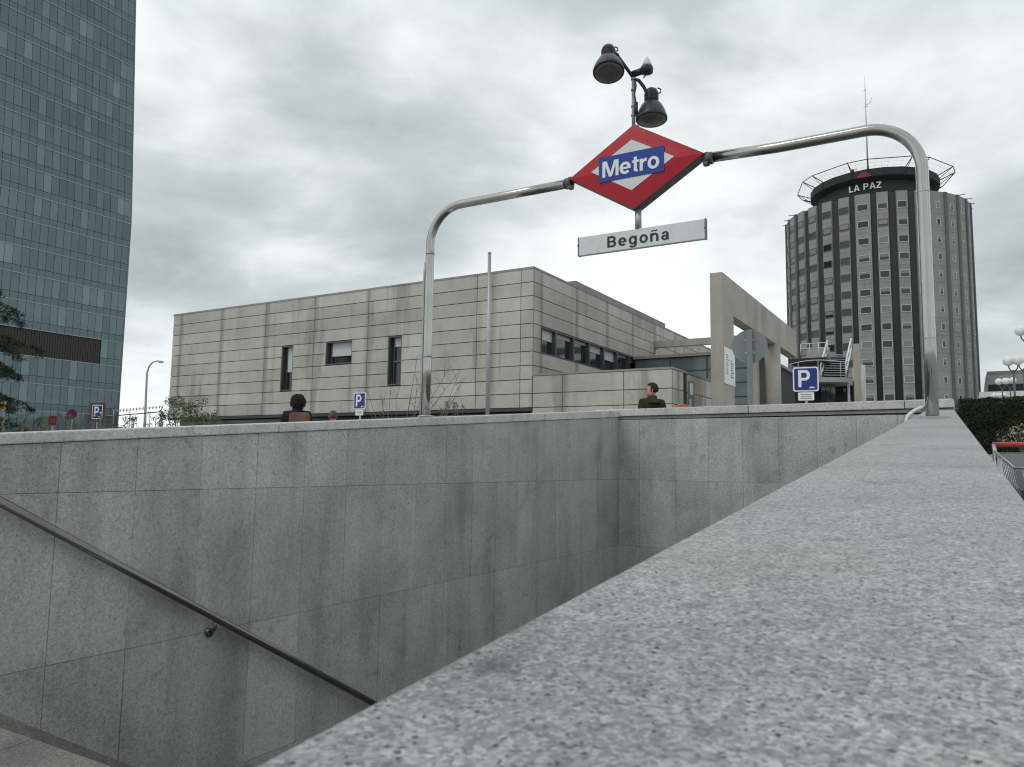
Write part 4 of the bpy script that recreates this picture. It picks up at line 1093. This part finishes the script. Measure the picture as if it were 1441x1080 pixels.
MB().box(hx0+.12, hx0+HWD-.1, 20.12, 21.1, ground_z(20.2)+.02, ground_z(20.2)+1.13).build('shaded_core', 'bark', hd)
# flowering shrub
c = at(1436, 607, 8.5); gz = ground_z(c.y)
fs = thing('flowering_shrub', 'cream flowering shrub behind the shopping cart', 'shrub', (c.x, c.y, gz))
b = MB()
for _ in range(10):
    q = V((random.uniform(-.2,.35), random.uniform(-.2,.2), 0)); b.tube([V((c.x+.05,c.y,gz)), V((c.x+.05,c.y,gz))+q*.5+V((0,0,.6)), V((c.x+.05,c.y,c.z-.02))+q], [.012,.008,.004], 5)
b.build('stem', 'twig', fs)
b = MB(); clump(b, (c.x+.08,c.y,c.z-.06), .26, 900, .022, (1.3,1,.55)); clump(b, (c.x+.1,c.y,c.z-.35), .25, 700, .03, (1.2,1,1)); b.build('foliage', 'hedge_leaf', fs, recalc=False)
b = MB()
for _ in range(120):
    a = random.random()*2*PI; rr_ = random.random()**.5
    q = V((c.x+.08+math.cos(a)*rr_*.33, c.y+math.sin(a)*rr_*.25, c.z+.03-.12*rr_*rr_+random.uniform(-.05,.04)))
    for _ in range(6): b.leaf(q+V((random.gauss(0,.009),random.gauss(0,.009),random.gauss(0,.009))), .011, None, 1.)
b.build('flowers', 'flower_pink', fs, recalc=False)
# bush and small plants along the left coping
def bush(name, label, px_, py_, d, rx, rz, n, size, lmat, group=None, sc=1., stems=8):
    c = at(px_, py_, d); gz = ground_z(c.y)
    t = thing(name, label, 'plant', (c.x, c.y, gz), 0, group)
    b = MB(); tips = []
    for _ in range(stems):
        q = V((random.uniform(-rx,rx), random.uniform(-rx,rx)*.6, random.uniform(-.2,1)*rz)); tip = V((c.x,c.y,c.z))+q; tips.append(tip)
        m_ = V((c.x+q.x*.4, c.y+q.y*.4, (gz+tip.z)/2)); b.tube([V((c.x+q.x*.1,c.y,gz)), m_, tip], [.014*sc,.009*sc,.004*sc], 5)
    b.build('stem', 'twig', t)
    b = MB()
    for tip in tips:
        clump(b, tip, rx*.38, n//stems//2, size, (1,1,.8))
        for _ in range(n//stems//2):
            u = random.uniform(.45,1); m_ = V((c.x,c.y,gz)).lerp(tip, u); b.leaf(m_+V((random.gauss(0,.04),random.gauss(0,.04),random.gauss(0,.03))), size*random.uniform(.6,1.2))
    b.build('leaves', lmat, t, recalc=False)
    return t
bush('leafy_bush', 'loose green bush with whitish tips in front of the beige building corner', 262, 588, 13, .36, .30, 1500, .030, 'shrub_leaf', None, 1, 16)
bush('leafy_bush', 'flat sprawling green bush below the beige wall, right of the tall bush', 290, 594, 12.5, .28, .12, 500, .028, 'shrub_leaf', None, 1, 9)
labs = [(8,604,'thickest leafy plant at the left frame edge, under the cedar'), (30,606,'low leafy plant just right of the cedar'), (58,604,'leafy plant below the red board'),
        (98,600,'leafy plant below the no-parking sign'), (118,605,'tiny plant left of the blue parking board'), (145,598,'leafy plant below the blue parking board'),
        (172,601,'sparse plant right of the blue parking board'), (188,594,'thin leafy stem left of the street lamp'), (212,599,'small leafy plant right of the street lamp'), (228,592,'upright leafy plant left of the green bush')]
for k, (x_, y_, lb_) in enumerate(labs):
    bush('coping_plant', lb_, x_, y_, random.uniform(9.2,10.8), random.uniform(.09,.16), random.uniform(.08,.16), 170 if k else 500, .020, 'shrub_leaf', 'plants behind the left coping', .7, 6)
# bare sapling by the left gantry post
c = at(560, 600, 11); gz = ground_z(c.y)
sp_ = thing('bare_sapling', 'nearly bare sapling with thin twigs before the beige building', 'tree', (c.x, c.y, gz))
b = MB(); lv = MB()
for k in range(15):
    tx_, ty_ = random.choice(((512,520),(530,540),(545,528),(583,512),(598,530),(640,520),(560,545),(520,555),(575,552),(650,540),(616,548),(632,530),(540,568),(500,546),(590,560)))
    tip = at(tx_+random.uniform(-12,12), ty_+random.uniform(-10,12), 11+random.uniform(-.4,.4)); st_ = V((c.x+random.uniform(-.15,.15), c.y, gz+.2))
    m_ = st_.lerp(tip, .55)+V((random.uniform(-.1,.1),0,random.uniform(-.05,.1)))
    b.tube([st_, m_, tip], [.010,.006,.002], 5)
    for _ in range(3):
        s0_ = m_.lerp(tip, random.random()); e_ = s0_+V((random.uniform(-.15,.15),random.uniform(-.1,.1),random.uniform(.02,.2))); b.tube([s0_, e_], [.003,.0015], 4)
        for _ in range(4): lv.leaf(s0_.lerp(e_, random.random()), random.uniform(.008,.016))
b.tube([V((c.x,c.y,gz)), V((c.x,c.y,gz+.4))], [.03,.02], 8)
b.build('branches', 'twig', sp_); lv.build('leaves', 'dry_leaf', sp_, recalc=False)
for x_, y_, lb_ in ((629,575,'small yellowish shrub right of the left gantry post'),(645,577,'low yellowish tuft left of the flagpole')):
    bush('low_shrub', lb_, x_, y_, 11.5, .10, .10, 220, .018, 'dry_leaf', 'yellowish shrubs by the gantry post', .6, 7)
# cedar cut by the left edge
c = at(-75, 600, 30); gz = ground_z(c.y)
cd = thing('cedar_tree', 'dark cedar with drooping branches cut by the left frame edge', 'tree', (c.x, c.y, gz))
b = MB(); b.tube([(c.x,c.y,gz),(c.x+.05,c.y,gz+4),(c.x,c.y,gz+8.6)], [.28,.2,.05], 12); b.build('trunk', 'bark', cd)
b = MB(); br = MB()
for k in range(7):
    z = gz + 1.5 + k*1.12; L = (2.9, 2.75, 2.8, 3.2, 2.6, 1.7, 1.0)[k]
    for j in range(11):
        a = j*2*PI/11 + k*.9 + random.uniform(-.25,.25); dr = V((math.cos(a), math.sin(a), 0)); ln = L*random.uniform(.72,1.04)
        zj = z + random.uniform(-.2,.2)
        pts = [V((c.x,c.y,zj)) + dr*ln*q + V((0,0,.35*q-.85*q*q*q)) for q in (0,.3,.6,.85,1)]
        br.tube(pts, [.05,.035,.022,.012,.005], 5)
        for q_ in range(64):
            u = random.uniform(.22,1.02); i_ = min(3, int(u*4)); p = pts[i_].lerp(pts[i_+1], min(1, u*4-i_)) if u < 1 else pts[-1]
            side = V((-dr.y, dr.x, 0))*random.uniform(-1,1)*.5*(1.15-u*.7)
            for _ in range(5): b.leaf(p+side+V((random.gauss(0,.07),random.gauss(0,.07),-abs(random.gauss(0,.11))-.15*abs(side.length))), random.uniform(.06,.14), None, .32)
br.build('limbs', 'bark', cd); b.build('crown', 'cedar_needle', cd, recalc=False)

# ------------------------------------------------------------------ shopping cart
def cart():
    gz = ground_z(4.2)
    t = thing('shopping_cart', 'wire shopping cart with red handle standing beside the parapet', 'shopping cart', (.37, 4.2, gz))
    Z = lambda z: gz + z + .0
    # handle end at y=4.65 (far), front at y=3.72 (near)
    xl0, xr0, xl1, xr1 = .105, .66, .15, .57
    yh, yn = 4.62, 3.70
    def P(side, u, v):   # side -1 left, +1 right; u 0 handle end..1 front; v 0 bottom..1 rim
        top = (V((xl0,yh-.10,Z(.985))).lerp(V((xl1,yn,Z(.90))), u) if side < 0 else V((xr0,yh-.10,Z(.985))).lerp(V((xr1,yn,Z(.90))), u))
        bot = (V((xl0+.06,yh-.18,Z(.52))).lerp(V((xl1+.05,yn+.14,Z(.58))), u) if side < 0 else V((xr0-.06,yh-.18,Z(.52))).lerp(V((xr1-.05,yn+.14,Z(.58))), u))
        return bot.lerp(top, v)
    b = MB(); w = .0016
    for side in (-1, 1):
        for k in range(11): b.tube([P(side,k/10,0), P(side,k/10,1)], w, 5)
        for v in (.25,.5,.75): b.tube([P(side,0,v), P(side,1,v)], w, 5)
    for k in range(17):
        q = k/16; b.tube([P(-1,1,0).lerp(P(1,1,0),q), P(-1,1,1).lerp(P(1,1,1),q)], w, 5)
        b.tube([P(-1,0,0).lerp(P(1,0,0),q), P(-1,1,0).lerp(P(1,1,0),q)], w, 5)
    for v in (.25,.5,.75): b.tube([P(-1,1,v), P(1,1,v)], w, 5)
    b.build('wire_basket', 'chrome', t)
    b = MB(); rim = [P(-1,0,1), P(-1,1,1), P(1,1,1), P(1,0,1)]; b.tube(rim, .0055, 8); b.tube([P(-1,0,0), P(-1,1,0), P(1,1,0), P(1,0,0)], .006, 8); b.build('basket_rim', 'chrome', t)
    b = MB(); b.tube([(xl0-.005,yh,Z(1.02)),(xr0+.005,yh,Z(1.02))], .0125, 14); b.build('handle', 'cart_red', t)
    b = MB()
    for x in (xl0, xr0): b.tube([(x,yh,Z(1.02)),(x,yh-.10,Z(.985)),(x,yh-.16,Z(.75)),(x+(.03 if x < .3 else -.03),yh-.16,Z(.25))], .010, 8)
    b.build('handle_upright', 'chrome', t)
    b = MB(); b.obox(((xl0+xr0)/2,yh-.11,Z(.965)), (.265,0,0), (0,.02,0), (0,0,.014)); b.obox(((xl0+xr0)/2,yh-.17,Z(.80)), (.25,0,0), (0,.012,.04), (0,-.004,.13)); b.build('child_seat_flap', 'grey_blind', t)
    b = MB(); a, c_ = P(-1,.1,.05), P(-1,.97,.05); e, f = P(-1,.97,.72), P(-1,.1,.72); off = V((.012,0,0)); th = V((.006,0,0))
    b.hexa([a+off, c_+off, c_+off+th, a+off+th, f+off, e+off, e+off+th, f+off+th]); b.build('side_panel', 'cart_teal', t)
    b = MB()
    for q in (.22,.62): 
        cc = P(-1,1,.45).lerp(P(1,1,.45), q)+V((0,-.012,0)); pts = [cc+V((.045*math.cos(x*PI/12),0,.045*math.sin(x*PI/12))) for x in range(4,21)]; b.tube(pts, .006, 6)
    b.build('coin_loop', 'cart_teal', t)
    b = MB()
    for pts in ([(xl0+.03,yh-.16,Z(.25)),(xl1+.06,yn+.25,Z(.20))], [(xr0-.03,yh-.16,Z(.25)),(xr1-.06,yn+.25,Z(.20))], [(xl1+.06,yn+.25,Z(.20)),(xr1-.06,yn+.25,Z(.20))], [(xl0+.03,yh-.16,Z(.25)),(xl0+.03,yh-.16,Z(.12))],
                [(xl1+.06,yn+.25,Z(.20)),(xl1+.06,yn+.2,Z(.56))], [(xr1-.06,yn+.25,Z(.20)),(xr1-.06,yn+.2,Z(.56))]): b.tube(pts, .010, 8)
    b.build('chassis', 'chrome', t)
    for x, y in ((xl0+.03,yh-.16),(xr0-.03,yh-.16),(xl1+.06,yn+.25),(xr1-.06,yn+.25)):
        zz = ground_z(y); b = MB(); b.lathe([(.05,-.014),(.062,-.010),(.062,.010),(.05,.014)], (x,y,zz+.063), (1,0,0), 20)
        b.tube([(x,y,zz+.063),(x,y+.02,zz+.12),(x,y+.02,Z(.22))], .012, 8); b.build('wheel', 'letter_black', t)
cart()

# ------------------------------------------------------------------ sky and light
w = bpy.data.worlds.new('World'); scene.world = w; w.use_nodes = True
nt = w.node_tree; nt.nodes.clear()
def N(typ, **kw):
    nd = nt.nodes.new(typ)
    for k, v in kw.items(): setattr(nd, k, v)
    return nd
Lk = nt.links.new
SUN_EL, SUN_AZ = math.radians(48), math.radians(205)     # azimuth measured from +Y, clockwise
sky = N('ShaderNodeTexSky', sky_type='NISHITA', sun_disc=False); sky.sun_elevation = SUN_EL; sky.sun_rotation = SUN_AZ; sky.air_density = 1.; sky.dust_density = 1.5
tc = N('ShaderNodeTexCoord'); sep = N('ShaderNodeSeparateXYZ'); Lk(tc.outputs['Generated'], sep.inputs[0])
def mth(op, a, b=None, c=None, clamp=False):
    m = N('ShaderNodeMath', operation=op, use_clamp=clamp)
    for i, v in enumerate((a, b, c)):
        if v is None: continue
        if hasattr(v, 'is_linked'): Lk(v, m.inputs[i])
        else: m.inputs[i].default_value = v
    return m.outputs[0]
zc = mth('ADD', mth('MAXIMUM', sep.outputs[2], 0.), .16)
comb = N('ShaderNodeCombineXYZ'); Lk(mth('DIVIDE', sep.outputs[0], zc), comb.inputs[0]); Lk(mth('DIVIDE', sep.outputs[1], zc), comb.inputs[1]); comb.inputs[2].default_value = 3.7
def wn(scale, detail, rough, dist, off):
    mp_n = N('ShaderNodeMapping'); mp_n.inputs['Location'].default_value = off; Lk(comb.outputs[0], mp_n.inputs[0])
    n = N('ShaderNodeTexNoise'); n.inputs['Scale'].default_value = scale; n.inputs['Detail'].default_value = detail; n.inputs['Roughness'].default_value = rough; n.inputs['Distortion'].default_value = dist
    Lk(mp_n.outputs[0], n.inputs['Vector']); return n.outputs['Fac']
big = wn(.62, 6, .52, .35, (4.1, 1.3, 0)); fine = wn(1.9, 8, .58, .5, (9.4, 3.1, 2))
mpl = N('ShaderNodeMapping'); mpl.inputs['Scale'].default_value = (1, 1, 1.9); mpl.inputs['Location'].default_value = (3.3, 7.1, 1.4); Lk(tc.outputs['Generated'], mpl.inputs[0])
ln_ = N('ShaderNodeTexNoise'); ln_.inputs['Scale'].default_value = 4.2; ln_.inputs['Detail'].default_value = 7; ln_.inputs['Roughness'].default_value = .52; ln_.inputs['Distortion'].default_value = .25; Lk(mpl.outputs[0], ln_.inputs['Vector'])
val = mth('ADD', mth('MULTIPLY', mth('SUBTRACT', big, .5), 1.0), mth('MULTIPLY', mth('SUBTRACT', fine, .5), .8))
val = mth('ADD', val, mth('MULTIPLY', mth('SUBTRACT', ln_.outputs['Fac'], .5), 1.5))
def blob(x, y, rad, amp):
    global val
    c = ray(x, y).normalized(); vm = N('ShaderNodeVectorMath', operation='DOT_PRODUCT'); Lk(tc.outputs['Generated'], vm.inputs[0]); vm.inputs[1].default_value = c
    mr = N('ShaderNodeMapRange', interpolation_type='SMOOTHSTEP'); Lk(vm.outputs['Value'], mr.inputs[0])
    mr.inputs['From Min'].default_value = math.cos(math.radians(rad)); mr.inputs['From Max'].default_value = 1
    mr.inputs['To Min'].default_value = 0; mr.inputs['To Max'].default_value = amp
    val = mth('ADD', val, mr.outputs[0])
for q in ((400,310,19,-.20), (250,250,9,.02), (880,420,16,.26), (235,60,10,.22), (1430,400,8,-.40), (215,520,7,.22), (1250,120,14,.14), (560,60,12,-.02), (600,250,8,-.10), (560,380,6,-.12), (1420,490,4,.25)): blob(*q)
rp = N('ShaderNodeValToRGB'); Lk(mth('ADD', val, .58, None, True), rp.inputs[0])
e = rp.color_ramp.elements
e[0].position = .0; e[0].color = (.40,.445,.455,1); e[1].position = .92; e[1].color = (.94,.985,.985,1)
for p_, c_ in ((.16,(.475,.525,.535)), (.34,(.55,.60,.62)), (.52,(.69,.74,.755)), (.70,(.815,.87,.88))):
    x = e.new(p_); x.color = (*c_, 1)
bg1 = N('ShaderNodeBackground'); Lk(rp.outputs[0], bg1.inputs[0]); bg1.inputs[1].default_value = 1.17
bg2 = N('ShaderNodeBackground'); Lk(sky.outputs[0], bg2.inputs[0]); bg2.inputs[1].default_value = .05
mx = N('ShaderNodeMixShader'); mx.inputs[0].default_value = .10; Lk(bg1.outputs[0], mx.inputs[1]); Lk(bg2.outputs[0], mx.inputs[2])
out = N('ShaderNodeOutputWorld'); Lk(mx.outputs[0], out.inputs[0])

sd = bpy.data.lights.new('sun', 'SUN'); sd.energy = .6; sd.angle = math.radians(25); sd.color = (1, .97, .93)
so = bpy.data.objects.new('sun', sd); COL.objects.link(so)
dirv = V((math.sin(SUN_AZ)*math.cos(SUN_EL), math.cos(SUN_AZ)*math.cos(SUN_EL), math.sin(SUN_EL)))
so.rotation_euler = dirv.to_track_quat('Z', 'Y').to_euler(); so.location = (0, 0, 60)

# ------------------------------------------------------------------ camera
cam = bpy.data.cameras.new('camera'); co = bpy.data.objects.new('camera', cam); COL.objects.link(co)
mw_ = Matrix((RT, UP, -FW)).transposed().to_4x4(); co.matrix_world = mw_
cam.sensor_width = 36; cam.sensor_fit = 'HORIZONTAL'; cam.lens = F_PX/1441*36; cam.clip_start = .02; cam.clip_end = 5000
cam.dof.use_dof = True; cam.dof.focus_distance = 6.5; cam.dof.aperture_fstop = 22
scene.camera = co
scene.view_settings.view_transform = 'Standard'; scene.view_settings.look = 'None'; scene.view_settings.exposure = 0; scene.view_settings.gamma = 1
scene.render.engine = 'CYCLES'; scene.cycles.use_denoising = True; scene.cycles.max_bounces = 6; scene.cycles.filter_width = 1.15
